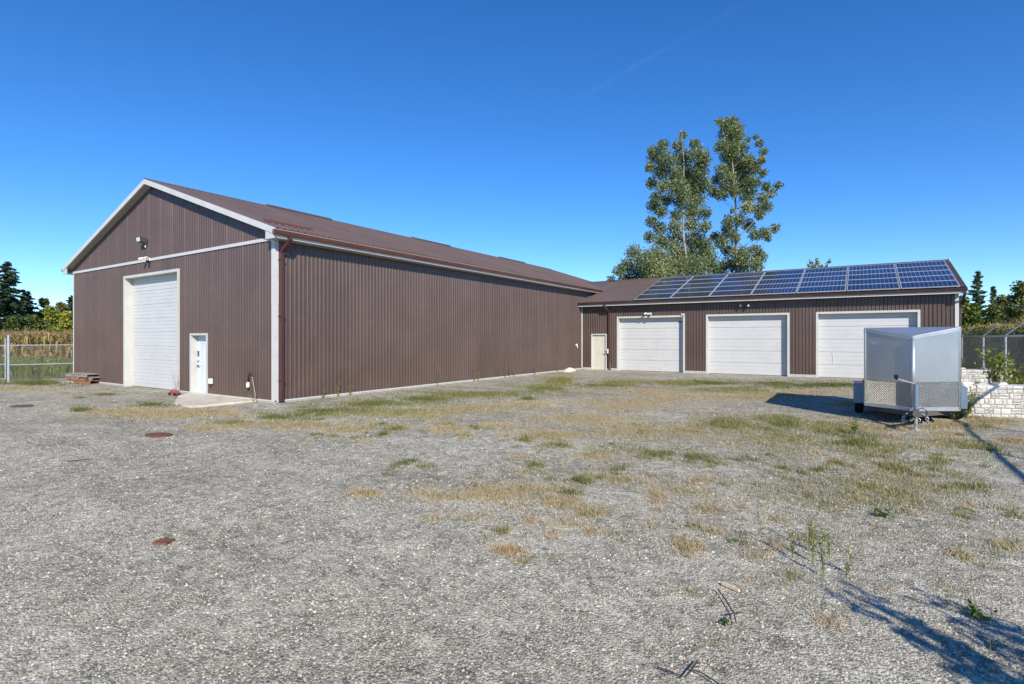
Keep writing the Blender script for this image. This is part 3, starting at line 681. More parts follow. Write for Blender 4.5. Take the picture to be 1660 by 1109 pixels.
# ------------------------------------------------------------------ cargo trailer
TX, TN, TC, TB = 15.665, 5.18, 5.83, 8.95     # centre line, nose, nose corners, back
HWD = .88; Z0, ZN, ZT, ZM = .34, 1.99, 2.19, .98
tr = thing('cargo_trailer', (TX, 7, 0), 'silver enclosed cargo trailer with a pointed nose and diamond-plate lower front', 'trailer')
def zl(t): return ZN + (ZT - ZN) * t      # top edge from nose (0) to corner (1)
for s in (-1, 1):
    A = Vector((TX, TN, 0)); B = Vector((TX + s * HWD, TC, 0)); n = Vector((s * (TC - TN), -HWD, 0)).normalized()
    def fp(t, z, o=0): p = A.lerp(B, t) + n * o; return (p.x, p.y, z)
    def q(b, t0, t1, za0, za1, zb0, zb1, o0, o1):
        P = [fp(t0, za0, o0), fp(t1, za1, o0), fp(t1, za1, o1), fp(t0, za0, o1), fp(t0, zb0, o0), fp(t1, zb1, o0), fp(t1, zb1, o1), fp(t0, zb0, o1)]
        return b.hexa(P if s == -1 else [P[i] for i in (1, 0, 3, 2, 5, 4, 7, 6)])
    b = MB(); q(b, 0, 1, ZM, ZM, zl(0) - .02, zl(1) - .02, -.03, 0); b.build('front_panel', TRAILER, tr)
    b = MB(); pz = MB(); q(b, 0, 1, Z0 + .08, Z0 + .08, ZM, ZM, -.03, .003); o = b.build('diamond_plate', TREAD, tr)
    uv = o.data.uv_layers.new(name='UVMap')
    for lp in o.data.loops:
        co = o.data.vertices[lp.vertex_index].co; uv.data[lp.index].uv = ((co - A).dot((B - A).normalized()), co.z)
    b = MB(); q(b, 0, 1, ZM - .012, ZM - .012, ZM + .012, ZM + .012, 0, .008); b.build('trim_strip', CHROME, tr)
    b = MB(); q(b, 0, 1, Z0, Z0, Z0 + .085, Z0 + .085, -.03, .012); b.build('front_skirt', ALU, tr)
    b = MB(); q(b, 0, 1, zl(0) - .075, zl(1) - .075, zl(0), zl(1), -.03, .014); b.build('top_trim', ALU, tr)
    b = MB(); q(b, 0, 1, zl(0) - .004, zl(1) - .004, zl(0) + .012, zl(1) + .012, -.03, .022); b.build('drip_edge', WHITE, tr)
    x = TX + s * HWD
    b = MB(); b.box(min(x, x - s * .03), TC + .02, Z0, max(x, x - s * .03), TB, ZT - .02); b.build('side_wall', TRAILER, tr)
    b = MB(); b.tube([(x - s * .01, TC - .005, Z0 + .02), (x - s * .01, TC - .005, ZT - .02)], .03, 8); b.build('corner_post', CHROME, tr)
    b = MB(); b.box(min(x - s * .02, x + s * .012), TC, ZT - .09, max(x - s * .02, x + s * .012), TB + .01, ZT + .006); b.build('roof_trim', ALU, tr)
    # fender with wheel
    fx0, fx1 = (x - .24, x - .001) if s == -1 else (x + .001, x + .24)
    b = MB(); b.bbox(fx0, 6.72, .30, fx1, 6.75, .80, .004); b.box(fx0, 6.75, .77, fx1, 7.75, .80); b.box(fx0, 7.75, .3, fx1, 7.78, .8)
    xo = fx0 if s == -1 else fx1 - .02; b.box(xo, 6.75, .52, xo + .02, 7.75, .77); b.build('fender', FENDER, tr)
    wx = (fx0 + fx1) / 2; tb = MB()
    tb.tube([(wx - .10, 7.25, .33), (wx - .095, 7.25, .33), (wx - .06, 7.25, .33), (wx + .06, 7.25, .33), (wx + .095, 7.25, .33), (wx + .10, 7.25, .33)], [.22, .30, .33, .33, .30, .22], 28); wh = tb.build('wheel', BLACK, tr, False)
    rm = MB(); rm.tube([(wx + s * .085, 7.25, .33), (wx + s * .108, 7.25, .33)], [.20, .17], 20); rm.build('rim', GALV, wh)
    b = MB(); b.bbox(min(x, x + s * .05), 6.25, .80, max(x, x + s * .05), 6.33, .93, .008); b.build('marker_light', AMBER, tr)
b = MB(); b.tube([(TX, TN - .012, Z0 + .05), (TX, TN - .012, ZN - .03)], .042, 10); b.build('nose_trim', ALU, tr, True)
b = MB(); b.poly([(TX, TN - .02, ZN + .012), (TX + HWD, TC, ZT + .012), (TX - HWD, TC, ZT + .012)]); b.build('nose_roof', TRAILER, tr)
b = MB(); b.hexa([(TX - HWD + .03, TC + .01, ZT - .04), (TX + HWD - .03, TC + .01, ZT - .04), (TX + HWD - .03, TB, ZT - .04), (TX - HWD + .03, TB, ZT - .04), (TX - HWD, TC + .004, ZT + .013), (TX + HWD, TC + .004, ZT + .013), (TX + HWD, TB, ZT + .03), (TX - HWD, TB, ZT + .03)]); b.build('roof', TRAILER, tr)
b = MB(); b.box(TX - HWD, TB - .03, Z0, TX + HWD, TB, ZT - .02); b.build('rear_door', TRAILER, tr)
b = MB(); b.box(TX - HWD + .03, TC, Z0 - .02, TX + HWD - .03, TB, Z0 + .05); b.build('floor', DARKIRON, tr)
b = MB(); b.tube([(TX - .62, 7.25, .33), (TX + .62, 7.25, .33)], .035, 8)
for s in (-1, 1): b.prism([(-.03, -.05), (.03, -.05), (.03, .05), (-.03, .05)], (TX + s * .75, 6.2, .27), (TX + s * .03, 4.70, .33))
b.build('chassis', DARKIRON, tr)
b = MB(); b.box(TX - .05, 4.30, .335, TX + .05, 4.70, .42); b.tube([(TX, 4.3, .38), (TX, 4.16, .40)], [.06, .075], 12); b.build('coupler', DARKIRON, tr)
b = MB(); b.tube([(TX + .02, 4.72, .02), (TX + .02, 4.72, .78)], .032, 12); b.tube([(TX + .02, 4.72, .0), (TX + .02, 4.72, .03)], .09, 12); b.build('tongue_jack', GALV, tr)
b = MB(); b.tube([(TX + .02, 4.72, .40), (TX + .02, 4.72, .98)], .045, 12); b.build('jack_tube', FENDER, tr)
b = MB(); b.tube([(TX + .02, 4.72, .965), (TX - .03, 4.70, .985), (TX - .32, 4.66, 1.08)], .014, 8); b.build('jack_crank', GALV, tr)
b = MB(); b.tube([(TX - .32, 4.66, 1.07), (TX - .32, 4.63, 1.10), (TX - .33, 4.60, 1.145)], [.02, .04, .045], 10); b.build('crank_knob', BLACKP, tr)
def ring(b, c, R0, r, ax, ay, n=14):
    c = Vector(c); ax = Vector(ax).normalized(); ay = Vector(ay).normalized()
    b.tube([c + (ax * math.cos(2 * math.pi * k / n) + ay * math.sin(2 * math.pi * k / n)) * R0 for k in range(n + 1)], r, 6)
for s in (-1, 1):
    for k in range(7):
        b = MB(); t = k / 6; c = (TX + s * (.06 + .16 * math.sin(t * 3.14)), 4.62 - .05 * t, .44 - .26 * math.sin(t * 2.2)); ring(b, c, .03, .007, (s, .3 * (k % 2), -.6), (.2, 1 if k % 2 else .1, .8 * ((k + 1) % 2)), 10); b.build('safety_chain_link', GALV, tr)
b = MB(); ring(b, (TX - .08, 4.60, .30), .085, .009, (1, 0, .3), (0, -.3, 1), 18); ring(b, (TX + .12, 4.62, .40), .08, .009, (1, 0, -.2), (.1, -.2, .8), 18); b.build('brake_cable', BLACKP, tr)
b = MB(); A = Vector((TX, TN, 0)); B = Vector((TX - HWD, TC, 0)); n = Vector((-(TC - TN), -HWD, 0)).normalized()
def fpl(t, z, o): p = A.lerp(B, t) + n * o; return (p.x, p.y, z)
NE = 28   # oval badge outline
for k in range(NE):
    a0, a1 = 2 * math.pi * k / NE, 2 * math.pi * (k + 1) / NE
    def e(a, f): return fpl(.80 - .125 * math.cos(a) * f, 1.86 + .065 * math.sin(a) * f, .004)
    b.poly([e(a0, 1), e(a0, .93), e(a1, .93), e(a1, 1)])
for k, (w_, zz, t0) in enumerate(((.016, 1.872, .885), (.012, 1.868, .862), (.018, 1.874, .842), (.014, 1.868, .818), (.016, 1.866, .795), (.020, 1.862, .770), (.018, 1.835, .86), (.016, 1.838, .835), (.016, 1.835, .812), (.018, 1.838, .788), (.03, 1.84, .76))):
    b.poly([fpl(t0, zz - .013, .004), fpl(t0, zz + .014, .004), fpl(t0 - w_, zz + .014, .004), fpl(t0 - w_, zz - .013, .004)])
b.build('oval_badge', DECAL, tr)

# ------------------------------------------------------------------ cast stone blocks
def face_cells(w, h, seed):
    """irregular ashlar layout of a block face"""
    rs = random.Random(seed); out = []; z = 0
    while z < h - .03:
        ch = rs.choice((.07, .09, .11, .14)); ch = min(ch, h - z)
        if h - z - ch < .05: ch = h - z
        x = 0
        while x < w - .05:
            cw = rs.choice((.09, .13, .17, .22)); cw = min(cw, w - x)
            if w - x - cw < .07: cw = w - x
            if ch > .12 and rs.random() < .4: m_ = rs.uniform(.4, .6) * ch; out += [(x, x + cw, z, z + m_), (x, x + cw, z + m_, z + ch)]
            else: out.append((x, x + cw, z, z + ch))
            x += cw
        z += ch
    return out
def stone_block(loc, rotz_, w, d, h, seed, label):
    t = thing('concrete_block', loc, label, 'concrete block', 'stone-faced concrete blocks stacked by the fence'); t.rotation_euler = (0, 0, rotz_); rs = random.Random(seed + 50)
    b = MB(); b.bbox(0, .0, 0, w, d, h, .018); b.build('block_body', BLOCK, t, local=True); b = MB(); b.box(.03, -.004, .03, w - .03, .05, h - .03); b.build('joint_shade_face', BLOCKJ, t, local=True)  # dark plate behind the stones carries the joints' shade and dirt
    for xa, xb, za, zb in face_cells(w, h, seed):
        g = .005; c = .012; o = rs.uniform(.018, .034); b = MB(); k = lambda: rs.uniform(-.004, .004)
        P0 = [(xa + g, za + g), (xb - g, za + g), (xb - g, zb - g), (xa + g, zb - g)]
        P1 = [(x + (c if i in (0, 3) else -c) + k(), z + (c if i < 2 else -c) + k()) for i, (x, z) in enumerate(P0)]
        cx, cz = (xa + xb) / 2, (za + zb) / 2
        for i in range(4):
            j = (i + 1) % 4
            b.poly([(P0[i][0], -.002, P0[i][1]), (P0[j][0], -.002, P0[j][1]), (P1[j][0], -o * .7, P1[j][1]), (P1[i][0], -o * .7, P1[i][1])])
            b.poly([(P1[i][0], -o * .7, P1[i][1]), (P1[j][0], -o * .7, P1[j][1]), (cx + k() * 4, -o, cz + k() * 3)])
        b.build('face_stone', BLOCK, t, local=True)
    b = MB()
    for x in (w * .25, w * .75): b.bbox(x - .11, d * .5 - .11, h, x + .11, d * .5 + .11, h + .07, .02)
    b.build('stacking_knob', BLOCK, t, local=True)
    return t
stone_block((16.72, 7.62, 0), .40, 1.52, .75, .775, 3, 'pale stone-faced concrete block on the gravel beside the trailer')
stone_block((18.18, 8.24, 0), .40, 1.52, .75, .775, 5, 'pale stone-faced concrete block butted against the one beside the trailer')
stone_block((17.60, 15.45, 0), .50, 1.75, .8, .80, 8, 'pale stone-faced concrete block standing back along the chain-link fence')
stone_block((16.9, 10.2, 0), .45, 1.3, .7, .60, 11, 'low pale concrete block between the trailer and the fence')
# rubble heaped between the blocks and the fence
def stone_templates(k):
    out = []
    for i in range(k):
        n = 6; a = np.sort(rng.uniform(0, 6.283, n)); a = np.linspace(0, 6.283, n, endpoint=False) + rng.uniform(-.35, .35, n)
        rad = rng.uniform(.75, 1.15, n); base = np.stack([np.cos(a) * rad, np.sin(a) * rad * rng.uniform(.65, .95), np.full(n, -.35)], 1)
        top = np.stack([np.cos(a[::2]) * rad[::2] * .55, np.sin(a[::2]) * rad[::2] * .5, rng.uniform(.3, .6, 3)], 1)
        T = np.concatenate([base, top]); F = [(6, 7, 8)]
        for j in range(3):
            F += [(2 * j, 2 * j + 1, 6 + j), (2 * j + 1, (2 * j + 2) % 6, 6 + (j + 1) % 3), (2 * j + 1, 6 + (j + 1) % 3, 6 + j)]
        out.append((T, np.array(F)))
    return out
ST = stone_templates(10)
def stones(name, pos, size, m, label, cat, kind='stuff', cmean=.5, csd=.25):
    parts = []; idx = rng.integers(0, len(ST), len(pos)); c = np.clip(rng.normal(cmean, csd, len(pos)), 0, 1)
    for i, (T, F) in enumerate(ST):
        k = idx == i
        if not k.any(): continue
        sc = size[k][:, None] * np.stack([rng.uniform(.8, 1.25, k.sum()), rng.uniform(.8, 1.2, k.sum()), rng.uniform(.6, 1.0, k.sum())], 1)
        parts.append(scatter(T, F, pos[k], sc, rng.uniform(0, 6.283, k.sum()), c[k], .03, .25))
    o = link(name, npmesh(name, *cat3(parts)), m); return tag(o, label, cat, kind=kind)
n = 500; a = rng.uniform(0, 1, n); px = 17.2 + a * 2.0 + rng.normal(0, .25, n); py = 17.6 + rng.normal(0, .6, n) + a * .6
pz = np.maximum(0, .62 - .55 * np.abs(py - 17.7 - a * .6)) + .03
stones('rubble_heap', np.stack([px, py, pz], 1), rng.uniform(.05, .15, n), RUBBLE, 'heap of pale broken rubble against the chain-link fence', 'rubble')

# ------------------------------------------------------------------ chain-link fences
def chain_mesh(par, p0, p1, z0, z1, step=.06, r=.0028):
    p0, p1 = Vector(p0), Vector(p1); L = (p1 - p0).length; d = (p1 - p0) / L; H = z1 - z0; V = []; F = []
    nrm = Vector((-d.y, d.x, 0)); s = -H
    while s < L:
        for sg in (0, 1):
            a0, b0 = (s, 0), (s + H, H)
            if sg: a0, b0 = (s + H, 0), (s, H)
            t0, t1 = 0., 1.
            dx = b0[0] - a0[0]
            for lim, hi in ((0, False), (L, True)):
                tt = (lim - a0[0]) / dx
                if (dx > 0) == hi: t1 = min(t1, tt)
                else: t0 = max(t0, tt)
            if t1 - t0 < .02: continue
            A = (a0[0] + dx * t0, H * t0); B = (a0[0] + dx * t1, H * t1)
            q = Vector((B[0] - A[0], B[1] - A[1])).normalized(); w = (-q.y * r, q.x * r); k = len(V)
            for P in (A, B):
                c = p0 + d * P[0] + Vector((0, 0, z0 + P[1]))
                V += [tuple(c + d * w[0] + Vector((0, 0, w[1]))), tuple(c - d * w[0] - Vector((0, 0, w[1]))), tuple(c + nrm * r * 1.6)]
            F += [(k, k + 1, k + 4, k + 3), (k + 1, k + 2, k + 5, k + 4), (k + 2, k, k + 3, k + 5)]
        s += step
    o = link('chain_link_mesh', npmesh('chain_link_mesh', np.array(V), np.array(F)), GALV, par); o['kind'] = 'stuff'; return o
def rail(par, a, c, r=.022, name='rail'): b = MB(); b.tube([a, c], r, 8); return b.build(name, GALV, par)
def post(par, x, y, h, r=.032, arm=None):
    b = MB(); b.tube([(x, y, -.05), (x, y, h), (x, y, h + .03)], [r, r, r * .5], 10); p = b.build('post', GALV, par)
    if arm: b = MB(); b.prism([(-.015, -.02), (.015, -.02), (.015, .02), (-.015, .02)], (x, y, h), (x + arm[0], y + arm[1], h + arm[2])); b.build('barb_arm', GALV, p)
# right boundary fence, running beside the yard
FX = 18.95
rf = thing('chain_link_fence', (FX, 8, 0), 'tall galvanized chain-link fence with barbed-wire arms beside the concrete blocks', 'fence')
for y in (-7.5, -3.6, .3, 4.2, 8.1, 12.0, 15.6, 19.6, 25.2): post(rf, FX, y, 2.05, .035, (.42, -.22, .42))
rail(rf, (FX, -7.5, 2.03), (FX, 26, 2.03), .035); rail(rf, (FX, -7.5, .12), (FX, 26, .12), .012)
chain_mesh(rf, (FX, 4.2, 0), (FX, 26, 0), .08, 2.0, .09, .0011); chain_mesh(rf, (FX, -7.5, 0), (FX, 4.2, 0), .08, 2.0, .10, .002)
for k in range(3):
    f = .33 * (k + 1); b = MB(); b.tube([(FX + .42 * f, -7.5 - .22 * f, 2.05 + .42 * f), (FX + .42 * f, 25.2 - .22 * f, 2.05 + .42 * f)], .004, 4); b.build('barbed_wire', GALV, rf)
# left fence and gate
A = gz(14, 620.5); lf = thing('chain_link_fence', (A.x, A.y, 0), 'chain-link fence with two pipe rails between the barn corner and a gate post', 'fence')
Bp = Vector((-15.75, .9, 0)); post(lf, A.x, A.y, 2.07, .05); post(lf, Bp.x, Bp.y, 1.75, .035)
for z in (1.64, .78): rail(lf, (A.x, A.y, z), (Bp.x, Bp.y, z), .026)
chain_mesh(lf, A, Bp, .05, 1.64, .085, .0017)
G0 = gz(9, 618.5); G1 = G0 + (A - Bp).normalized() * 3.4
gt = thing('pipe_gate', (G0.x, G0.y, 0), 'galvanized chain-link gate hung from the fence post beyond the pallets', 'gate')
for z in (.12, .78, 1.62): rail(gt, (G0.x, G0.y, z), (G1.x, G1.y, z), .024)
for P in (G0, G1): b = MB(); b.tube([(P.x, P.y, .08), (P.x, P.y, 1.95)], .028, 8); b.build('gate_stile', GALV, gt)
chain_mesh(gt, G0, G1, .12, 1.62, .085, .0017)
for z in (.4, 1.5): b = MB(); b.tube([(G0.x, G0.y, z), (A.x, A.y, z)], .018, 6); b.build('hinge', GALV, gt)

# ------------------------------------------------------------------ yard things
sb = MB(); pts = [(-4.95, -.05), (-4.2, -.75), (-2.1, -1.85), (-.88, -1.92), (-.85, -.05)]
sb.v = [(x, y, -.05) for x, y in pts] + [(x * 1.0, y, .055) for x, y in pts]; n = 5
sb.f = [tuple(range(4, -1, -1)), tuple(range(5, 10))] + [(i, (i + 1) % 5, 5 + (i + 1) % 5, 5 + i) for i in range(5)]
tag(sb.build('door_slab', CONC), 'cracked pale concrete slab in front of the barn entry door', 'slab')
def pallet(loc, rot, label, m1, m2, seed, z0):
    t = thing('wooden_pallet', (loc[0], loc[1], z0), label, 'pallet', 'stacked pallets by the barn'); t.rotation_euler = (0, 0, rot); rs = random.Random(seed); L, Wd = 1.85, 1.25
    for i in range(3):
        y = -Wd / 2 + .05 + i * (Wd - .1) / 2; b = MB(); b.bbox(-L / 2, y - .03, .02, L / 2, y + .03, .115, .004); b.build('stringer', m2, t, local=True)
    for i in range(12):
        x = -L / 2 + .07 + i * (L - .14) / 11 + rs.uniform(-.01, .01); b = MB(); b.bbox(x - .065, -Wd / 2 - rs.uniform(0, .03), .116, x + .065, Wd / 2 + rs.uniform(0, .03), .136 + rs.uniform(0, .004), .003); b.build('deck_board', m1, t, local=True)
    for i in range(4):
        x = -L / 2 + .07 + i * (L - .14) / 3; b = MB(); b.bbox(x - .05, -Wd / 2, .0, x + .05, Wd / 2, .019, .003); b.build('bottom_board', m2, t, local=True)
pc = gz(140, 621)
pallet((pc.x, pc.y + .25), .12, 'brown wooden pallet at the bottom of the stack by the barn', WOODB, WOODB, 1, .0)
pallet((pc.x + .02, pc.y + .28), .16, 'brown wooden pallet in the middle of the stack by the barn', WOODG, WOODB, 2, .142)
pallet((pc.x - .05, pc.y + .22), .06, 'grey weathered pallet on top of the stack by the barn', WOODG, WOODG, 3, .284)
pallet((pc.x - 1.25, pc.y - .12), .35, 'grey weathered pallet lying flat against the pallet stack', WOODG, WOODG, 4, .0)
# red jack at the foot of the big door
q = gz(283, 641); fj = thing('floor_jack', (q.x, q.y, 0), 'small faded red wheeled jack at the foot of the tall barn door', 'jack')
b = MB(); b.hexa([(q.x - .28, q.y - .13, .13), (q.x + .28, q.y - .10, .15), (q.x + .28, q.y + .10, .15), (q.x - .28, q.y + .13, .13), (q.x - .25, q.y - .10, .25), (q.x + .22, q.y - .08, .29), (q.x + .22, q.y + .08, .29), (q.x - .25, q.y + .10, .25)]); b.build('body', REDP, fj)
b = MB(); b.tube([(q.x + .22, q.y, .27), (q.x + .10, q.y - .03, .34), (q.x - .1, q.y - .03, .335), (q.x - .2, q.y, .26)], .016, 8); b.build('carry_handle', REDP, fj)
for dx, dy in ((-.24, -.14), (-.24, .14), (.24, -.12), (.24, .12)):
    b = MB(); b.tube([(q.x + dx, q.y + dy - .025, .075), (q.x + dx, q.y + dy + .025, .075)], .075, 14); b.build('wheel', BLACK, fj)
b = MB(); b.box(q.x - .30, q.y - .10, .07, q.x + .30, q.y + .10, .13); b.build('axle_frame', DARKIRON, fj)
for ch in [o for o in bpy.data.objects if o.parent == fj]:
    ch.data.transform(Matrix.Translation((q.x, q.y, 0)) @ Matrix.Scale(.66, 4) @ Matrix.Translation((-q.x, -q.y, 0)))
# iron covers set in the gravel
def cover(u, v, w, dpt, m, label, rect, rot):
    q = gz(u, v); t = MB(); n = 4 if rect else 20; ring0, ring1 = [], []
    for k in range(n):
        a = 2 * math.pi * (k + .5) / n; f = 1 + (random.uniform(-.12, .12) if rect else random.uniform(-.02, .02))
        x, y = math.cos(a) * w * f, math.sin(a) * dpt * f; x, y = x * math.cos(rot) - y * math.sin(rot), x * math.sin(rot) + y * math.cos(rot)
        ring0.append((q.x + x, q.y + y, -.02)); ring1.append((q.x + x * .96, q.y + y * .96, .022))
    t.v = ring0 + ring1; t.f = [tuple(range(n, 2 * n))] + [(k, (k + 1) % n, n + (k + 1) % n, n + k) for k in range(n)]
    o = t.build('iron_cover', m); tag(o, label, 'iron cover'); c = MB()
    for j in range(4): c.bbox(q.x - w * .45, q.y + (j - 1.5) * dpt * .3 - .012, .0225, q.x + w * .45, q.y + (j - 1.5) * dpt * .3 + .012, .029, .002)
    c.build('cast_rib', m, o)
cover(265, 880, .115, .085, RUST, 'small bright rust-orange iron plate lying alone in the open gravel', True, .5)
cover(257, 706, .33, .22, RUST, 'round dark rusty iron cover by the grass in front of the barn gable', False, 0)
cover(35, 659, .36, .26, DARKIRON, 'round blackish iron cover in the gravel in front of the pallets', False, 0)
# cream sack at the far end of the wall
q = gz(912, 602); me = MB(); N = 14; rs = random.Random(4)
for i in range(6):
    ph = i / 5 * math.pi / 2
    for k in range(N):
        a = 2 * math.pi * k / N; f = 1 + rs.uniform(-.22, .22)
        me.v.append((q.x + .45 + math.cos(a) * .30 * math.cos(ph) * f, q.y + math.sin(a) * .62 * math.cos(ph) * f, .01 + .20 * math.sin(ph) * (1 + rs.uniform(-.25, .25))))
for i in range(5):
    for k in range(N): me.f.append((i * N + k, i * N + (k + 1) % N, (i + 1) * N + (k + 1) % N, (i + 1) * N + k))
tag(me.build('crumpled_sack', BAGM, None, True), 'crumpled cream sack on the gravel at the foot of the long barn wall', 'sack')
# sticks and splinters
def stick(pts, r, m, label, cat='stick'):
    b = MB(); P = [gz(u, v, .03) for u, v in pts]; b.tube(P, [r] * (len(P) - 1) + [r * .5], 6); return tag(b.build('fallen_stick', m), label, cat)
st = stick([(1066, 1081), (1085, 1088), (1110, 1098)], .0045, TWIG, 'thin black bent stick lying on the open gravel')
b = MB(); P = [gz(u, v, .034) for u, v in ((1110, 1098), (1120, 1086), (1131, 1072))]; b.tube(P, .0042, 6); b.build('side_twig', TWIG, st)
b = MB(); P = [gz(u, v, .034) for u, v in ((1122, 1085), (1140, 1092), (1166, 1109))]; b.tube(P, .004, 6); b.build('side_twig', TWIG, st)
st = stick([(1164, 955), (1178, 975), (1190, 995), (1194, 1012)], .0048, TWIG, 'dark forked twig with a curled dead leaf beside the pale wood splinter')
b = MB(); P = gz(1192, 1000, .03); b.poly([P + Vector((-.05, 0, .01)), P + Vector((0, -.03, .03)), P + Vector((.06, 0, .05)), P + Vector((.01, .04, .02))]); b.build('dead_leaf', WOODB, st)
stick([(108, 748), (128, 746), (150, 744)], .008, TWIG, 'straight dark stick on the gravel well out from the barn gable')
q = gz(1183, 950, .03); b = MB(); b.hexa([(q.x - .07, q.y + .03, .01), (q.x + .07, q.y - .03, .01), (q.x + .08, q.y - .005, .01), (q.x - .05, q.y + .05, .01), (q.x - .065, q.y + .03, .035), (q.x + .065, q.y - .028, .03), (q.x + .07, q.y - .01, .03), (q.x - .05, q.y + .045, .035)]); tag(b.build('wood_splinter', PALEWOOD), 'pale split wood splinter on the gravel near the weeds', 'splinter')

# ------------------------------------------------------------------ loose gravel stones near the camera
Fd = np.array([-math.sin(YAW), math.cos(YAW)]); Rd = np.array([math.cos(YAW), math.sin(YAW)])
def cam_ground(lat, d): return np.stack([CAMX + Rd[0] * lat + Fd[0] * d, CAMY + Rd[1] * lat + Fd[1] * d], 1)
parts = []
def gravel_band(d0, d1, dens, s0, s1):
    area = (1.02 * (d1 ** 2 - d0 ** 2)) + 2 * (d1 - d0); N = int(area * dens)
    d = np.sqrt(rng.uniform(d0 ** 2, d1 ** 2, N)); lat = rng.uniform(-1, 1, N) * (d * 1.02 + 1)
    xy = cam_ground(lat, d); ok = ~((xy[:, 1] > -.1) & (xy[:, 0] < .15)) & ~((xy[:, 0] < -.8) & (xy[:, 1] > -2) & (xy[:, 0] > -5))
    xy = xy[ok]; sz = rng.lognormal(0, .45, len(xy)); sz = np.clip(sz, .45, 3.2) * (s0 + s1) / 2
    return xy, sz
XY, SZ = [], []
for d0, d1, dens, s0, s1 in ((2.4, 4.2, 3600, .0032, .0066), (4.2, 6.5, 1600, .0042, .0076), (6.5, 10.5, 360, .0055, .010), (10.5, 17, 60, .008, .014)):
    xy, sz = gravel_band(d0, d1, dens, s0, s1); XY.append(xy); SZ.append(sz)
XY = np.concatenate(XY); SZ = np.concatenate(SZ)
stones('gravel_stones', np.column_stack([XY, SZ * .12]), SZ, STONE, 'loose angular grey gravel stones covering the yard', 'gravel', cmean=.5, csd=.28)

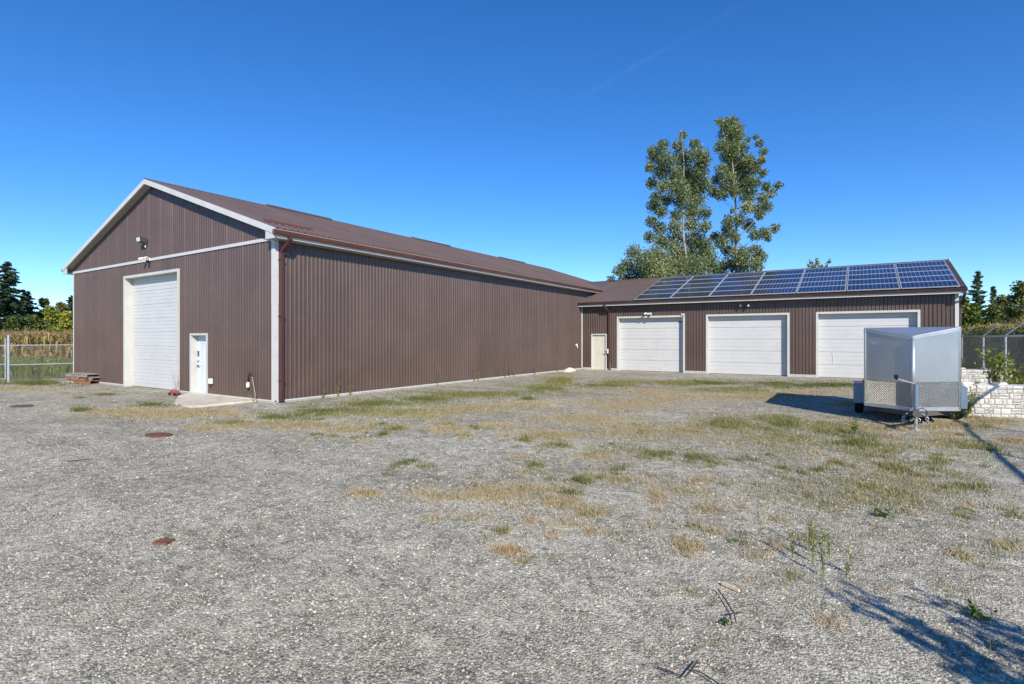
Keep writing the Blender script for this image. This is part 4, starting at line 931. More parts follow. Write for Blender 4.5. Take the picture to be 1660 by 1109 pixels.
# ------------------------------------------------------------------ grass in the gravel
PATCH = []   # u, v, half-width, half-height (photo pixels), colour, blades per m2, height
def P_(*a): PATCH.append(a)
G_, M_, D_, O_ = .38, .46, .70, .90
for a in [(780, 640, 120, 6, G_, 900, .07), (880, 630, 40, 6, G_, 800, .07), (690, 648, 60, 6, .25, 600, .07), (905, 618, 30, 7, M_, 500, .10), (600, 655, 90, 9, .3, 350, .07), (520, 668, 60, 7, .25, 420, .08),
          (450, 676, 60, 6, .25, 420, .07), (470, 690, 90, 5, D_, 350, .05), (380, 686, 40, 5, M_, 380, .06), (330, 695, 50, 4, D_, 300, .05), (200, 668, 75, 6, D_, 420, .05), (128, 665, 16, 5, .25, 600, .08),
          (245, 657, 38, 4, .25, 500, .07), (290, 668, 70, 7, D_, 320, .05), (350, 667, 30, 4, O_, 500, .06), (170, 640, 35, 3, .3, 350, .06), (130, 645, 25, 2, .3, 300, .05),
          (735, 696, 45, 5, D_, 620, .05), (640, 696, 30, 6, .3, 350, .06), (560, 700, 60, 4, D_, 300, .04), (800, 690, 50, 5, D_, 260, .04), (705, 670, 60, 5, D_, 300, .04), (860, 655, 60, 6, D_, 300, .05),
          (950, 680, 110, 13, D_, 420, .05), (890, 705, 55, 7, D_, 420, .06), (850, 714, 26, 5, M_, 420, .07), (1010, 660, 90, 10, D_, 360, .05), (1100, 645, 120, 9, D_, 330, .05), (1180, 632, 90, 6, M_, 380, .06),
          (1150, 622, 60, 4, .25, 520, .07), (1090, 620, 60, 4, M_, 400, .06), (1340, 625, 70, 5, .2, 600, .07), (1260, 623, 60, 5, .28, 480, .07), (1300, 636, 70, 5, D_, 400, .05), (1220, 645, 80, 6, D_, 330, .05), (1010, 620, 50, 4, M_, 380, .06),
          (900, 722, 30, 8, M_, 520, .07), (985, 728, 45, 8, M_, 520, .07), (1060, 740, 40, 8, .3, 420, .08), (960, 740, 60, 7, D_, 240, .05),
          (650, 752, 40, 7, .25, 300, .07), (690, 758, 22, 6, .3, 420, .08), (745, 747, 14, 4, .2, 380, .06), (640, 770, 18, 5, .3, 300, .06), (870, 755, 30, 7, .35, 350, .07), (835, 742, 16, 4, D_, 380, .05),
          (585, 800, 26, 9, D_, 420, .06), (720, 806, 65, 12, D_, 620, .06), (790, 800, 60, 12, D_, 520, .06), (860, 795, 60, 10, D_, 320, .06), (945, 780, 34, 8, .38, 600, .08), (1010, 778, 60, 8, D_, 320, .06), (900, 815, 70, 12, D_, 260, .06),
          (960, 832, 38, 11, D_, 480, .07), (930, 800, 26, 10, .35, 320, .08), (782, 835, 18, 12, D_, 420, .08), (706, 842, 13, 6, D_, 520, .06), (730, 832, 40, 9, D_, 160, .05), (800, 862, 20, 8, M_, 260, .1), (860, 845, 26, 10, D_, 220, .06),
          (960, 864, 34, 6, O_, 480, .05), (895, 868, 34, 6, O_, 300, .05), (826, 893, 36, 8, O_, 620, .06), (845, 911, 16, 4, .55, 520, .05), (900, 903, 10, 3, .6, 320, .05),
          (1180, 690, 45, 12, .42, 420, .08), (1270, 690, 35, 14, .40, 420, .09), (1240, 680, 70, 10, .5, 260, .06), (1350, 700, 60, 12, .45, 260, .07), (1390, 720, 36, 12, .3, 360, .09), (1430, 735, 45, 12, .5, 260, .07), (1190, 748, 60, 8, .3, 320, .08),
          (1120, 745, 45, 8, .35, 320, .08), (1260, 770, 45, 8, .4, 320, .08), (1330, 762, 16, 5, .25, 420, .07), (1450, 760, 50, 14, .42, 300, .08), (1500, 775, 60, 12, .5, 320, .08), (1560, 790, 60, 14, .35, 320, .08), (1410, 790, 40, 8, .5, 280, .07),
          (1520, 745, 40, 10, .4, 280, .07), (1590, 730, 50, 10, .45, 280, .07), (1640, 715, 26, 6, O_, 420, .06), (1560, 690, 60, 7, D_, 380, .06), (1600, 684, 60, 5, D_, 420, .07), (1440, 695, 60, 8, D_, 260, .05), (1530, 705, 30, 6, D_, 240, .05),
          (1110, 785, 45, 12, D_, 220, .06), (1150, 828, 38, 9, D_, 380, .07), (1065, 805, 12, 16, D_, 420, .08), (1107, 888, 20, 12, D_, 900, .09), (1122, 857, 12, 9, M_, 520, .1), (1190, 878, 10, 6, .45, 520, .07), (1160, 866, 10, 8, D_, 420, .08),
          (1430, 838, 18, 7, .25, 600, .08), (1560, 830, 45, 10, .4, 320, .07), (1640, 838, 26, 7, .4, 350, .07), (1500, 850, 50, 10, .45, 180, .06), (1410, 866, 26, 6, .5, 380, .06), (1620, 885, 40, 10, D_, 320, .07), (1552, 900, 22, 9, .6, 480, .07),
          (1300, 875, 24, 14, .3, 260, .1), (1255, 885, 10, 10, D_, 320, .07), (1122, 962, 36, 8, .58, 420, .035), (1218, 945, 24, 10, D_, 620, .06), (1340, 1006, 22, 10, O_, 520, .05), (1172, 1044, 22, 8, .62, 520, .04), (1272, 983, 8, 4, .55, 350, .04),
          (1275, 935, 20, 6, .4, 420, .07), (1340, 940, 14, 8, .3, 320, .09), (1550, 962, 26, 12, .35, 260, .06), (1600, 920, 18, 6, .5, 300, .06), (1370, 942, 10, 6, .3, 300, .08), (1190, 903, 30, 4, .6, 200, .05), (1230, 905, 16, 4, .6, 250, .05),
          (1580, 1060, 40, 14, .35, 160, .07), (1480, 640, 80, 6, D_, 300, .05), (1570, 672, 40, 6, .4, 380, .08), (1105, 800, 70, 20, D_, 70, .05), (850, 760, 120, 20, .5, 35, .05), (1350, 820, 180, 40, .45, 45, .06), (1400, 740, 200, 40, .45, 60, .06), (1100, 700, 200, 26, .6, 60, .05), (620, 672, 200, 14, .5, 80, .05),
          (980, 625, 60, 5, .35, 350, .07), (1045, 633, 70, 5, D_, 280, .05), (1390, 655, 50, 6, D_, 260, .05), (60, 622, 70, 3, .25, 500, .12), (25, 630, 60, 3, D_, 400, .06)]: P_(*a)
rr = np.random.default_rng(21)
for a in [(830, 800, 150, 26, .66, 60, .05), (1000, 700, 170, 30, .64, 80, .05), (1250, 715, 200, 30, .53, 80, .06), (1450, 800, 170, 50, .51, 66, .06), (1300, 780, 180, 30, .52, 50, .05), (1040, 652, 200, 14, .68, 110, .05), (300, 674, 160, 9, .66, 130, .05), (1550, 720, 110, 26, .55, 70, .06),
          (650, 668, 160, 10, .45, 130, .06), (760, 662, 110, 9, .62, 120, .05), (1380, 690, 120, 14, .62, 80, .05), (1120, 800, 120, 40, .62, 40, .05), (930, 850, 70, 20, .7, 60, .05), (1290, 950, 60, 26, .6, 30, .05), (480, 690, 170, 6, .6, 140, .05), (1250, 640, 160, 9, .6, 130, .05), (1330, 870, 200, 40, .5, 22, .06)]: P_(*a)
for k in range(150):   # small stray tufts over the weedy half of the yard
    u = rr.uniform(760, 1660); v = rr.uniform(690, 1000)
    if v > 900 and u < 1230: continue
    P_(u, v, rr.uniform(5, 14), rr.uniform(2, 5), rr.choice([.25, .4, .6, .75]), rr.uniform(200, 420), rr.uniform(.04, .09))
for k in range(26):
    P_(rr.uniform(480, 900), rr.uniform(640, 720), rr.uniform(10, 26), rr.uniform(2, 4), rr.choice([.25, .5, .72]), rr.uniform(220, 420), rr.uniform(.04, .08))
def blades(xy, z, hgt, c, width, lean):
    """bent two-piece blades: 5 verts, a quad and a triangle as quads"""
    N = len(xy); a = rng.uniform(0, 6.283, N); b_ = rng.uniform(0, 6.283, N); l = lean * hgt * rng.uniform(.2, 1.4, N)
    w = np.stack([np.cos(a), np.sin(a), np.zeros(N)], 1) * width[:, None]; d = np.stack([np.cos(b_), np.sin(b_), np.zeros(N)], 1) * l[:, None]
    base = np.column_stack([xy, z]); mid = base + d * .35 + np.column_stack([np.zeros((N, 2)), hgt * .62]); tip = base + d + np.column_stack([np.zeros((N, 2)), hgt])
    V = np.stack([base - w, base + w, mid + w * .75, mid - w * .75, tip + w * .12, tip - w * .12], 1).reshape(-1, 3)
    F = (np.array([[0, 1, 2, 3], [3, 2, 4, 5]])[None] + (np.arange(N) * 6)[:, None, None]).reshape(-1, 4)
    return V, F, np.repeat(c, 2)
XY, HH, CC, WW, LL = [], [], [], [], []
for (u, v, ru, rv, c, dens, h) in PATCH:
    a, b2, c2, d2 = gz(u - ru, v), gz(u + ru, v), gz(u, v - rv), gz(u, v + rv)
    ex = (b2 - a) / 2; ey = (c2 - d2) / 2; ctr = (a + b2 + c2 + d2) / 4
    area = math.pi * abs(ex.x * ey.y - ex.y * ey.x); dist = (ctr - Vector((CAMX, CAMY, 0))).length
    N = int(min(area * dens * (18.0 if c > .5 else 7.0 if c > .36 else 4.6) * min(1, (13 / dist)), 14000)) + 4; h = h * (.75 if c > .5 else 1)
    nt_ = max(3, int(area * 9) + N // 30)                                    # tuft centres make the patch uneven
    th = rr.uniform(0, 6.283, nt_); rad = np.abs(rr.normal(0, .62, nt_)) * (1 + .35 * np.sin(3 * th + rr.uniform(0, 6)))
    tc_ = np.array([ctr.x, ctr.y]) + np.outer(np.cos(th) * rad, (ex.x, ex.y)) + np.outer(np.sin(th) * rad, (ey.x, ey.y))
    tcol = np.clip(rr.normal(c, .10, nt_), 0, 1); wt = rr.lognormal(0, .9, nt_); i = rr.choice(nt_, N, p=wt / wt.sum()); sp = max(.05, min(.22, math.sqrt(area) * .10)); h = h * .72
    XY.append(tc_[i] + rr.normal(0, sp, (N, 2))); CC.append(np.clip(tcol[i] + rr.normal(0, .07, N), 0, 1)); HH.append(h * rr.lognormal(-.1, .45, N).clip(.3, 2.4))
    WW.append(np.full(N, .0020 + .00017 * dist)); LL.append(np.full(N, 1.1 if c > .55 else .6))
XY = np.concatenate(XY); HH = np.concatenate(HH); CC = np.concatenate(CC); WW = np.concatenate(WW); LL = np.concatenate(LL)
def vn(p, f): return (np.sin(p[:, 0] * f + 1.7 * np.sin(p[:, 1] * f * .7)) + np.sin(p[:, 1] * f * 1.3 + 2.1 * np.sin(p[:, 0] * f * .6 + 1)) + np.sin((p[:, 0] + p[:, 1]) * f * 2.1 + 1.3 * np.sin(p[:, 0] * f * 1.9))) / 3
breakup = .62 + .5 * vn(XY, 2.3) + .45 * vn(XY + 7, 6.1)
ok = (rng.uniform(0, 1, len(XY)) < breakup) & ~((XY[:, 0] < .06) & (XY[:, 1] > -.05)) & (XY[:, 1] < YW - .08) & ~((XY[:, 0] > TX - HWD - .25) & (XY[:, 0] < TX + HWD + .25) & (XY[:, 1] > 6.6) & (XY[:, 1] < 7.9))
XY, HH, CC, WW, LL = XY[ok], HH[ok], CC[ok], WW[ok], LL[ok]
o = link('yard_grass', npmesh('yard_grass', *blades(XY, np.full(len(XY), -.003), HH, CC, WW, LL)), GRASS)
tag(o, 'thin green and straw-coloured grass growing in patches through the gravel', 'grass', kind='stuff')

# upright weeds: each a plant of its own
def weed(loc, h, nst, spread, label, m=WEED, leaf=.06, c=.5, name='weed_plant', cat='weed', group='weeds growing in the yard', nl=26, stem_m=None):
    t = thing(name, loc, label, cat, group); L = Vector(loc); b = MB(); cents = []
    for k in range(nst):
        a = random.uniform(0, 6.283); d = Vector((math.cos(a), math.sin(a), 0)) * spread * random.uniform(.2, 1); hh = h * random.uniform(.6, 1)
        pts = [L, L + d * .4 + Vector((0, 0, hh * .5)), L + d + Vector((0, 0, hh))]; r0 = .0022 + h * .004; b.tube(pts, [r0, r0 * .7, r0 * .3], 4)
        for j in range(nl):
            f = random.uniform(.15, 1); p = pts[0].lerp(pts[1], f * 2) if f < .5 else pts[1].lerp(pts[2], f * 2 - 1)
            cents.append(p + Vector((random.gauss(0, .4), random.gauss(0, .4), random.gauss(0, .2))) * leaf)
    b.build('stem', stem_m or WEED_STEM, t)
    n = len(cents); V, F, C = leaves(np.array([tuple(p) for p in cents]), rng.uniform(.6, 1.3, n) * leaf, np.clip(rng.normal(c, .18, n), 0, 1), .4)
    link('leaf_spray', npmesh('leaf_spray', V, F, C), m, t)
    return t
WEED_STEM = mat('weed_stem', (.16, .17, .06), .8, 0, .3, .2, 10)
DRYSTEM = mat('dry_stem', (.38, .27, .15), .9, 0, .2, .2, 10)
wl = 'spindly green weed standing in the gravel near the dark shadow'
for u, v, h in ((1285, 905, .35), (1318, 912, .5), (1335, 935, .45), (1312, 893, .4), (1375, 930, .25), (1345, 905, .3)): weed(gz(u, v), h, 4, .06, wl, leaf=.028, c=.78, nl=14, group='weeds by the shadow')
weed(gz(1430, 838), .10, 9, .13, 'low dark green weed rosette in the gravel between trailer and shadow', leaf=.045, c=.35, nl=7)
weed(gz(1582, 1002), .07, 8, .09, 'broad-leaved green weed rosette at the edge of the dark shadow', leaf=.06, c=.6, nl=5)
weed(gz(1175, 1012), .05, 5, .05, 'tiny dark green weed sprig beside the forked twig', leaf=.035, c=.3, nl=6)
weed(gz(1385, 705), .35, 7, .18, 'loose green weed clump in front of the trailer nose', leaf=.05, c=.75, nl=18)
for iw, (y, h) in enumerate(((1.6, .35), (2.2, .6), (2.7, .4), (7.2, .95), (9.7, .5), (10.0, .55), (12.2, .8), (12.6, .75), (13.0, .5), (15.0, .35), (17.6, .45))):
    weed((.14, y, 0), h, 5, .12, '%s seedy weed on the long barn wall, %s from the maroon downspout' % ('tall' if h > .7 else 'small', (ORD + ['ninth', 'tenth', 'eleventh'])[iw]), leaf=.04, c=.8, nl=14, group='weeds along the barn wall')
weed((-5.45, -.25, 0), .85, 6, .25, 'dry leafless weed between the tall door and the entry door', leaf=.04, c=1, nl=9, stem_m=DRYSTEM)
weed((-.62, -.30, 0), .30, 7, .18, 'dry straw tuft at the barn corner below the hanging cord', leaf=.04, c=1, nl=8, stem_m=DRYSTEM)
weed((-3.2, -1.75, 0), .35, 4, .12, 'thin dry weed at the edge of the concrete slab', leaf=.03, c=.8, nl=8, stem_m=DRYSTEM)
weed(gz(1568, 677), .95, 16, .32, 'tall straggly weed between the trailer and the pale blocks', leaf=.07, c=.8, nl=22)
weed(gz(1545, 680), .35, 12, .35, 'spreading green weed under the corner of the trailer', leaf=.06, c=.75, nl=16)
weed((18.35, 13.2, 0), 1.85, 14, .55, 'yellow-green sapling between the concrete blocks and the fence', m=BUSH, leaf=.16, c=.62, nl=26, name='sapling', cat='sapling', group='saplings by the fence')
weed((18.5, 11.4, 0), 1.35, 16, .5, 'dense low yellow-green sapling behind the second concrete block', m=BUSH, leaf=.13, c=.7, nl=26, name='sapling', cat='sapling', group='saplings by the fence')
weed((17.9, 18.4, 0), 1.3, 9, .5, 'dry straw-coloured weed on the rubble heap', m=BUSH, leaf=.08, c=.95, nl=14, name='weed_plant')
# young tree just outside the view whose shadow lies across the near gravel
weed((17.25, -7.20, 0), 2.6, 13, .36, 'leafy young sapling whose forked shadow lies across the gravel', m=POPLAR, leaf=.10, c=.5, nl=110, name='sapling', cat='sapling', group='saplings by the fence')
weed((17.50, -6.75, 0), 2.35, 12, .32, 'second leafy young sapling casting a shadow on the gravel', m=POPLAR, leaf=.10, c=.5, nl=110, name='sapling', cat='sapling', group='saplings by the fence')

# ------------------------------------------------------------------ trees
def cluster_tree(name, label, cat, base, top, clusters, trunk_r, m, bark, leaf, dens, cmean, csd=.22, group=None, squash=1.0, lean=None, topfrac=.97):
    """clusters: list of (centre, radius); a branch runs from the trunk to each"""
    t = thing(name, (base[0], base[1], 0), label, cat, group); base, top = Vector(base), Vector(top); b = MB(); n = 7
    tp = [base.lerp(top, k / n) + Vector((math.sin(k * 1.7 + base.x) * .12, math.cos(k * 2.3 + base.y) * .12, 0)) * (1 if 0 < k < n else 0) for k in range(n + 1)]
    b.tube(tp, [trunk_r * (1 - .93 * k / n) for k in range(n + 1)], 8); H = top.z - base.z; tk = b.build('trunk', bark, t, True)
    b = MB(); P, SZ_, C = [], [], []
    for c, r in clusters:
        c = Vector(c); f = max(.04, min(.95, (c.z - base.z - (c - base.lerp(top, (c.z - base.z) / H)).to_2d().length * .9) / H)); k = min(int(f * n), n - 1); s0 = tp[k].lerp(tp[k + 1], f * n - k)
        if (c - s0).length > .15:
            md = s0.lerp(c, .5) + Vector((0, 0, -.06 * (c - s0).length)); br = max(.012, trunk_r * .28 * (1 - f)); b.tube([s0, md, c], [br, br * .7, br * .25], 5)
        N = int(dens * 20 * r * r / (leaf * leaf)) + 3; d = rng.normal(size=(N, 3)); d /= np.linalg.norm(d, axis=1)[:, None]; rad = r * rng.uniform(0, 1, N) ** .5 * rng.choice([1, 1, 1.25], N)
        p = np.array(tuple(c)) + d * rad[:, None] * np.array([1, 1, squash]); P.append(p); SZ_.append(rng.uniform(.6, 1.35, N) * leaf)
        C.append(np.clip(rng.normal(cmean + rng.normal(0, .08), csd, N), 0, 1))
    b.build('limbs', bark, t, True)
    P = np.concatenate(P); V, F, C = leaves(P, np.concatenate(SZ_), np.concatenate(C), .8, .3); link('crown', npmesh('crown', V, F, C), m, t); return t
def zc(cl, d, dj, ox=980, oy=170, sc=3.697, jit=None):
    out = []
    for (x, y, r) in cl:
        u, v = ox + x / sc, oy + y / sc; rad = r / sc / FPX * d; out.append((gd(u, v, d + random.uniform(-1, 1) * dj), rad))
    return out
p1 = [(470, 180, 25), (440, 240, 35), (350, 240, 35), (285, 275, 30), (540, 230, 30), (310, 310, 52), (370, 330, 55), (470, 320, 62), (560, 300, 55), (600, 330, 38), (270, 375, 30), (330, 400, 50), (420, 420, 60), (500, 420, 68), (570, 400, 55), (280, 470, 36), (350, 490, 42), (440, 500, 60), (530, 490, 65), (600, 480, 45), (310, 560, 42), (370, 570, 38), (460, 570, 52), (550, 570, 58), (290, 610, 38), (340, 640, 42), (430, 660, 40), (520, 640, 50), (600, 650, 42), (280, 700, 36), (330, 740, 42), (420, 730, 42), (520, 720, 48), (600, 730, 38), (270, 790, 36), (340, 820, 52), (430, 800, 52), (540, 810, 60), (600, 830, 46), (420, 890, 75), (520, 900, 80), (620, 900, 60), (420, 990, 80), (540, 990, 85), (640, 970, 55), (300, 900, 50)]
p2 = [(770, 110, 40), (720, 110, 36), (690, 100, 24), (800, 150, 38), (740, 170, 55), (790, 200, 50), (700, 250, 42), (760, 260, 55), (820, 260, 42), (860, 210, 18), (740, 310, 50), (800, 340, 55), (860, 340, 45), (905, 195, 18), (930, 230, 26), (955, 280, 26), (940, 330, 28), (900, 380, 42), (700, 390, 36), (760, 390, 55), (830, 410, 60), (950, 410, 28), (670, 450, 32), (740, 460, 55), (820, 480, 55), (890, 470, 45), (650, 520, 36), (700, 530, 42), (770, 520, 36), (860, 540, 50), (970, 490, 32), (1040, 485, 26), (1000, 530, 30), (950, 560, 36), (970, 610, 40), (910, 620, 30), (850, 620, 40), (930, 660, 32), (765, 635, 16), (740, 700, 38), (800, 690, 40), (860, 720, 40), (740, 760, 45), (660, 790, 32), (700, 820, 45), (780, 800, 34), (900, 780, 36), (960, 770, 38), (1020, 740, 30), (980, 800, 20), (740, 870, 45), (820, 900, 55), (900, 880, 45), (940, 910, 36), (740, 960, 55), (830, 970, 62), (910, 960, 45), (690, 990, 36)]
p3 = [(40, 1050, 30), (90, 1000, 40), (130, 960, 45), (180, 890, 52), (200, 980, 60), (250, 930, 60), (300, 1000, 75), (330, 930, 60), (140, 1040, 60), (370, 1010, 60), (240, 1050, 70)]
def base_of(u, d): g = gd(u, 560, d); return (g.x, g.y, 0)
cluster_tree('poplar_tree', 'tall narrow poplar with ragged crown behind the bare end of the garage roof', 'tree', base_of(1117, 41), gd(1105, 214, 41), zc(p1, 41, 1.3), .17, POPLAR, BARK, .135, 1.75, .5, group='poplars behind the garage')
cluster_tree('poplar_tree', 'tallest sparse poplar with gaps and upturned side limbs behind the solar panels', 'tree', base_of(1200, 43), gd(1186, 194, 43), zc(p2, 43, 1.5), .18, POPLAR, BARK, .135, 1.75, .5, group='poplars behind the garage')
cluster_tree('bushy_tree', 'low bushy tree at the foot of the poplars, peeping over the bare roof', 'tree', base_of(1040, 38), gd(1045, 415, 38), zc(p3, 38, 1.4), .12, POPLAR, BARK, .13, 1.6, .6, group='trees behind the garage')
p4 = [(175, 110, 22), (190, 80, 18), (240, 60, 20), (250, 95, 22), (220, 120, 30), (330, 110, 18), (350, 80, 16), (355, 60, 12), (270, 130, 25), (310, 135, 20), (250, 170, 60)]
cluster_tree('young_tree', 'tip of a pale forked young tree above the solar panels', 'tree', base_of(1327, 34), gd(1325, 418, 34), zc(p4, 34, .3, 1280, 410, 5.533), .06, BUSH, BARK, .15, .75, .62, group='trees behind the garage')

def blob_tree(name, label, u, vtop, d, wpx, m, bark, leaf, cmean, seed, dens=.55, group=None, base_z=.0, low=.12):
    rs = random.Random(seed); top = gd(u, vtop, d); H = top.z; Wd = wpx / FPX * d; b0 = Vector((top.x, top.y, 0)); cl = []
    for k in range(70):
        f = rs.uniform(low, 1); w = Wd * math.sin(min(1, .18 + f * 1.0) ** .8 * math.pi * .93) ** .6 if f < .98 else Wd * .2
        a = rs.uniform(0, 6.283); q = math.sqrt(rs.uniform(.15, 1)); r = rs.uniform(.10, .2) * Wd + .25
        z = f * H - r * .4; cl.append((b0 + Vector((math.cos(a) * q * max(w - r * .7, .1), math.sin(a) * q * max(w - r * .7, .1), z)), r))
    cl.append((top - Vector((0, 0, .5)), .5))
    return cluster_tree(name, label, 'tree', b0, top - Vector((0, 0, .3)), cl, .03 * H ** .9, m, bark, leaf, dens, cmean, group=group, squash=.8)
def conifer(name, label, u, vtop, d, wpx, m, seed, group=None, gap=.42, droop=.25, up=.0, sparse=1.0, cmean=.5, bare=.03):
    rs = random.Random(seed); top = gd(u, vtop, d); H = top.z; Wd = wpx / FPX * d; t = thing(name, (top.x, top.y, 0), label, 'tree', group)
    b = MB(); b.tube([(top.x, top.y, 0), (top.x, top.y, H * .6), (top.x, top.y, H)], [.026 * H, .014 * H, .01], 8); b.build('trunk', BARKD, t, True)
    b = MB(); P, D, Z = [], [], []; z = H * bare
    while z < H - .15:
        f = z / H; L = Wd * ((1 - f) ** .85 * .97 + .03) * rs.uniform(.8, 1.1); nb = 9 if sparse == 1 else 6
        for k in range(nb):
            a = 2 * math.pi * (k + rs.random()) / nb; l = L * rs.uniform(.45, 1.2); d_ = Vector((math.cos(a), math.sin(a), 0)); s = Vector((top.x, top.y, min(H - .1, z + rs.uniform(-.5, .5) * gap)))
            e = s + d_ * l + Vector((0, 0, l * (up - droop * (1 - f * .6)))); b.tube([s, s.lerp(e, .5) + Vector((0, 0, l * .04)), e], [.03, .02, .006], 3, False)
            n = int(l * 55 * sparse) + 8
            for j in range(n):
                g = (j + rs.random()) / n; g = .12 + .9 * g; p = s + (e - s) * g + Vector((rs.gauss(0, .14 * l * (1.1 - g) + .05), rs.gauss(0, .14 * l * (1.1 - g) + .05), rs.gauss(-.06, .06)))
                P.append(tuple(p)); v = d_ + Vector((rs.gauss(0, .5), rs.gauss(0, .5), rs.gauss(up * 1.5 - .25, .3))); D.append(tuple(v.normalized())); Z.append(rs.uniform(.28, .62))
        z += gap * rs.uniform(.5, 1.5)
    b.build('limbs', BARKD, t)
    P, D, Z = np.array(P), np.array(D), np.array(Z)[:, None]; N = len(P); sd = np.cross(D, rng.normal(size=(N, 3))); sd /= np.linalg.norm(sd, axis=1)[:, None]
    V = np.stack([P - D * Z * .5, P + sd * Z * .17, P + D * Z * .5, P - sd * Z * .17], 1).reshape(-1, 3)
    link('crown', npmesh('crown', V, np.arange(N * 4).reshape(-1, 4), np.clip(rng.normal(cmean, .22, N), 0, 1)), m, t); return t
GL, GR = 'trees beyond the corn past the pallets', 'trees beyond the corn past the blocks'
conifer('spruce_tree', 'tall dark pointed spruce beyond the corn field', 12, 424, 75, 62, SPRUCE, 1, GL, .5)
conifer('spruce_tree', 'shorter dark spruce beside the tall spruce, half behind bushes', 44, 470, 80, 42, SPRUCE, 2, GL, .55)
conifer('spruce_tree', 'large dark spruce at the outer end of the tree row', -42, 440, 80, 60, SPRUCE, 9, GL, .55)
conifer('pine_tree', 'spiky pine top showing past the barn eave', 116, 476, 85, 26, PINE, 3, GL, .45, .0, .3, .9)
for (u, v, d, w, m, c, sd, lab) in ((72, 484, 82, 22, OLIVE, .6, 11, 'olive rounded tree behind the yellow-green bushes'), (84, 497, 72, 26, BUSH, .62, 12, 'bright yellow-green bush beyond the corn field'),
        (108, 505, 70, 22, BUSH, .72, 13, 'yellowest bush beyond the corn next to the barn'), (55, 512, 70, 22, OLIVE, .65, 14, 'mid-green bush in front of the spruces'), (22, 515, 72, 24, OLIVE, .45, 15, 'dark green bush at the foot of the tall spruce'), (100, 490, 88, 20, OLIVE, .85, 16, 'brownish-green tree tinged with autumn red behind the bushes')):
    blob_tree('bush' if v > 495 else 'broadleaf_tree', lab, u, v, d, w, m, BARKD, .30, c, sd, group=GL)
conifer('pine_tree', 'pale grey-green pine with tiered boughs beyond the fence', 1585, 440, 68, 30, PINE, 4, GR, .50, .02, .25, .9, .75, .25)
conifer('pine_tree', 'thin scraggy pine beside the tiered pine', 1610, 464, 72, 20, PINE, 5, GR, .55, .0, .2, .6, .6, .3)
for (u, v, d, w, m, c, sd, lab) in ((1655, 453, 58, 34, OLIVE, .62, 21, 'large round olive tree with yellow-tipped crown past the fence'), (1628, 478, 62, 26, OLIVE, .68, 22, 'bronze-green tree between the pine and the round tree'), (1560, 480, 64, 24, OLIVE, .5, 23, 'dark green tree showing past the garage corner'),
        (1578, 492, 56, 26, BUSH, .35, 24, 'broad green shrub under the tiered pine'), (1612, 493, 55, 26, OLIVE, .65, 25, 'mid-green shrub behind the tasselled corn'), (1648, 496, 54, 26, OLIVE, .55, 26, 'dark shrub below the round olive tree'), (1690, 470, 60, 36, OLIVE, .5, 27, 'dense green tree at the outer end of the row'), (1548, 500, 56, 18, BUSH, .5, 28, 'small light green shrub by the garage end wall')):
    blob_tree('shrub' if v > 488 else 'broadleaf_tree', lab, u, v, d, w, m, BARKD, .28, c, sd, group=GR)

# ------------------------------------------------------------------ corn fields and field edge
def corn_template(seed, dry):
    rs = np.random.default_rng(seed); V, F, K = [], [], []; H = 1.0
    def ribbon(P, W_, c):
        k = len(V)
        for (p, s), w in zip(P, W_): V.append(p - s * w); V.append(p + s * w)
        for i in range(len(P) - 1): F.append((k + 2 * i, k + 2 * i + 1, k + 2 * i + 3, k + 2 * i + 2)); K.append(c)
    for s in (np.array([1., 0, 0]), np.array([0, 1., 0])): ribbon([(np.array([0, 0, 0.]), s), (np.array([0, 0, .9]), s)], [.010, .006], .1 if not dry else .25)
    for i in range(11):
        z = .12 + .72 * i / 10; a = i * 2.6 + rs.uniform(-.5, .5); d = np.array([np.cos(a), np.sin(a), 0]); s = np.array([-d[1], d[0], .25]); l = rs.uniform(.26, .36); c = rs.uniform(-.15, .2) + (.15 if i < 5 else -.05)
        P = [np.array([0, 0, z]), d * l * .35 + [0, 0, z + .11], d * l * .75 + [0, 0, z + .09], d * l + [0, 0, z - .06 - rs.uniform(0, .08)]]
        ribbon([(p, s) for p in P], [.012, .021, .016, .002], c)
    for i in range(4):
        a = i * 1.6; d = np.array([np.cos(a), np.sin(a), 0]); s = np.array([-d[1], d[0], 0]); ribbon([(np.array([0, 0, .88]), s), (d * .03 + [0, 0, .96], s), (d * .07 + [0, 0, 1.03], s)], [.004, .004, .002], .42)
    return np.array(V), np.array(F), np.array(K)
CT = [corn_template(s, False) for s in range(6)]
def corn(name, xy, hmean, c, label):
    parts = []; idx = rng.integers(0, len(CT), len(xy))
    for i, (T, F, K) in enumerate(CT):
        k = idx == i; n = k.sum(); h = rng.normal(hmean, .12, n); pos = np.column_stack([xy[k], np.full(n, -.02)])
        V, FF, C = scatter(T, F, pos, h, rng.uniform(0, 6.28, n), np.zeros(n), 0, .04); cc = c[k]; C = (cc[:, None] + K[None] + rng.normal(0, .07, (n, len(K)))).ravel(); parts.append((V, FF, C))
    o = link(name, npmesh(name, *cat3(parts)), CORN); return tag(o, label, 'corn', kind='stuff')
def field(lat0, lat1, d0, d1, row=.76, sp=.2):
    la, dd = np.meshgrid(np.arange(lat0, lat1, sp), np.arange(d0, d1, row)); xy = cam_ground(la.ravel() + rng.normal(0, .05, la.size), dd.ravel() + rng.normal(0, .06, la.size)); return xy
xy = field(-46, -24, 33.5, 45); corn('corn_field', xy, 2.28, np.clip(rng.normal(.62, .12, len(xy)), 0, 1), 'ripening tan corn field behind the pipe gate')
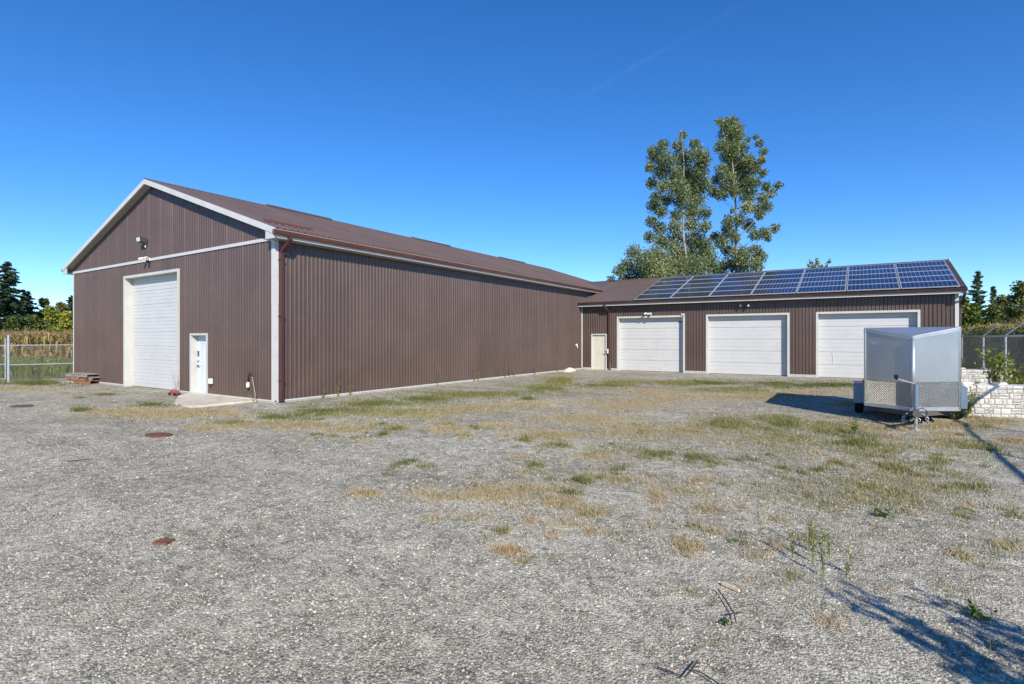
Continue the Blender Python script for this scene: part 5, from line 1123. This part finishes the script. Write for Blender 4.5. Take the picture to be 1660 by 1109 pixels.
# beside the boundary fence: rows run along it
yy_, xx_ = np.meshgrid(np.arange(6, 46, .2), np.arange(21.6, 34, .76)); xy = np.column_stack([xx_.ravel() + rng.normal(0, .06, xx_.size), yy_.ravel() + rng.normal(0, .05, xx_.size)])
lat = (xy - [CAMX, CAMY]) @ Rd; dp = (xy - [CAMX, CAMY]) @ Fd; xy = xy[(lat / dp < 1.15) & (dp > 8)]
corn('corn_field', xy, 2.75, np.clip(rng.normal(.36, .13, len(xy)), 0, 1), 'greener tasselled corn field beyond the boundary fence')
# weeds at the field edge behind the left fence
N = 5200; la = rng.uniform(-33, -19.5, N); dd = 26.3 + np.abs(rng.normal(0, 2.0, N)); xy = cam_ground(la, dd); ok = ~((xy[:, 0] > -16.1)); xy = xy[ok]; n = len(xy)
V1 = blades(xy, np.zeros(n), rng.uniform(.35, 1.05, n), np.clip(rng.normal(.8, .2, n), 0, 1), np.full(n, .014), np.full(n, .5))
cl = xy[rng.integers(0, n, 9000)] + rng.normal(0, .12, (9000, 2)); V2 = leaves(np.column_stack([cl, rng.uniform(.05, 1.0, 9000) ** 1.2]), rng.uniform(.06, .16, 9000), np.clip(rng.normal(.74, .2, 9000), 0, 1), .5)
tag(link('field_edge_weeds', npmesh('field_edge_weeds', *cat3([V1, V2])), WEED), 'tall green weeds behind the chain-link fence and gate', 'weeds', kind='stuff')
N = 5000; xy = np.column_stack([rng.normal(20.2, .5, N), rng.uniform(4, 30, N)]); n = N
V1 = blades(xy, np.zeros(n), rng.uniform(.2, .8, n), np.clip(rng.normal(.6, .25, n), 0, 1), np.full(n, .010), np.full(n, .5))
tag(link('fence_line_weeds', npmesh('fence_line_weeds', *V1), WEED), 'rough grass and weeds along the outside of the boundary fence', 'weeds', kind='stuff')
N = 2600; la = rng.uniform(-33, -19, N); dd = rng.normal(24.6, .7, N); xy = cam_ground(la, dd); ok = xy[:, 0] < -16.2; xy = xy[ok]; n = len(xy)
tag(link('verge_grass', npmesh('verge_grass', *blades(xy, np.zeros(n), rng.uniform(.06, .22, n), np.clip(rng.normal(.35, .2, n), 0, 1), np.full(n, .009), np.full(n, .7))), GRASS), 'short green verge grass along the foot of the pipe gate', 'grass', kind='stuff')
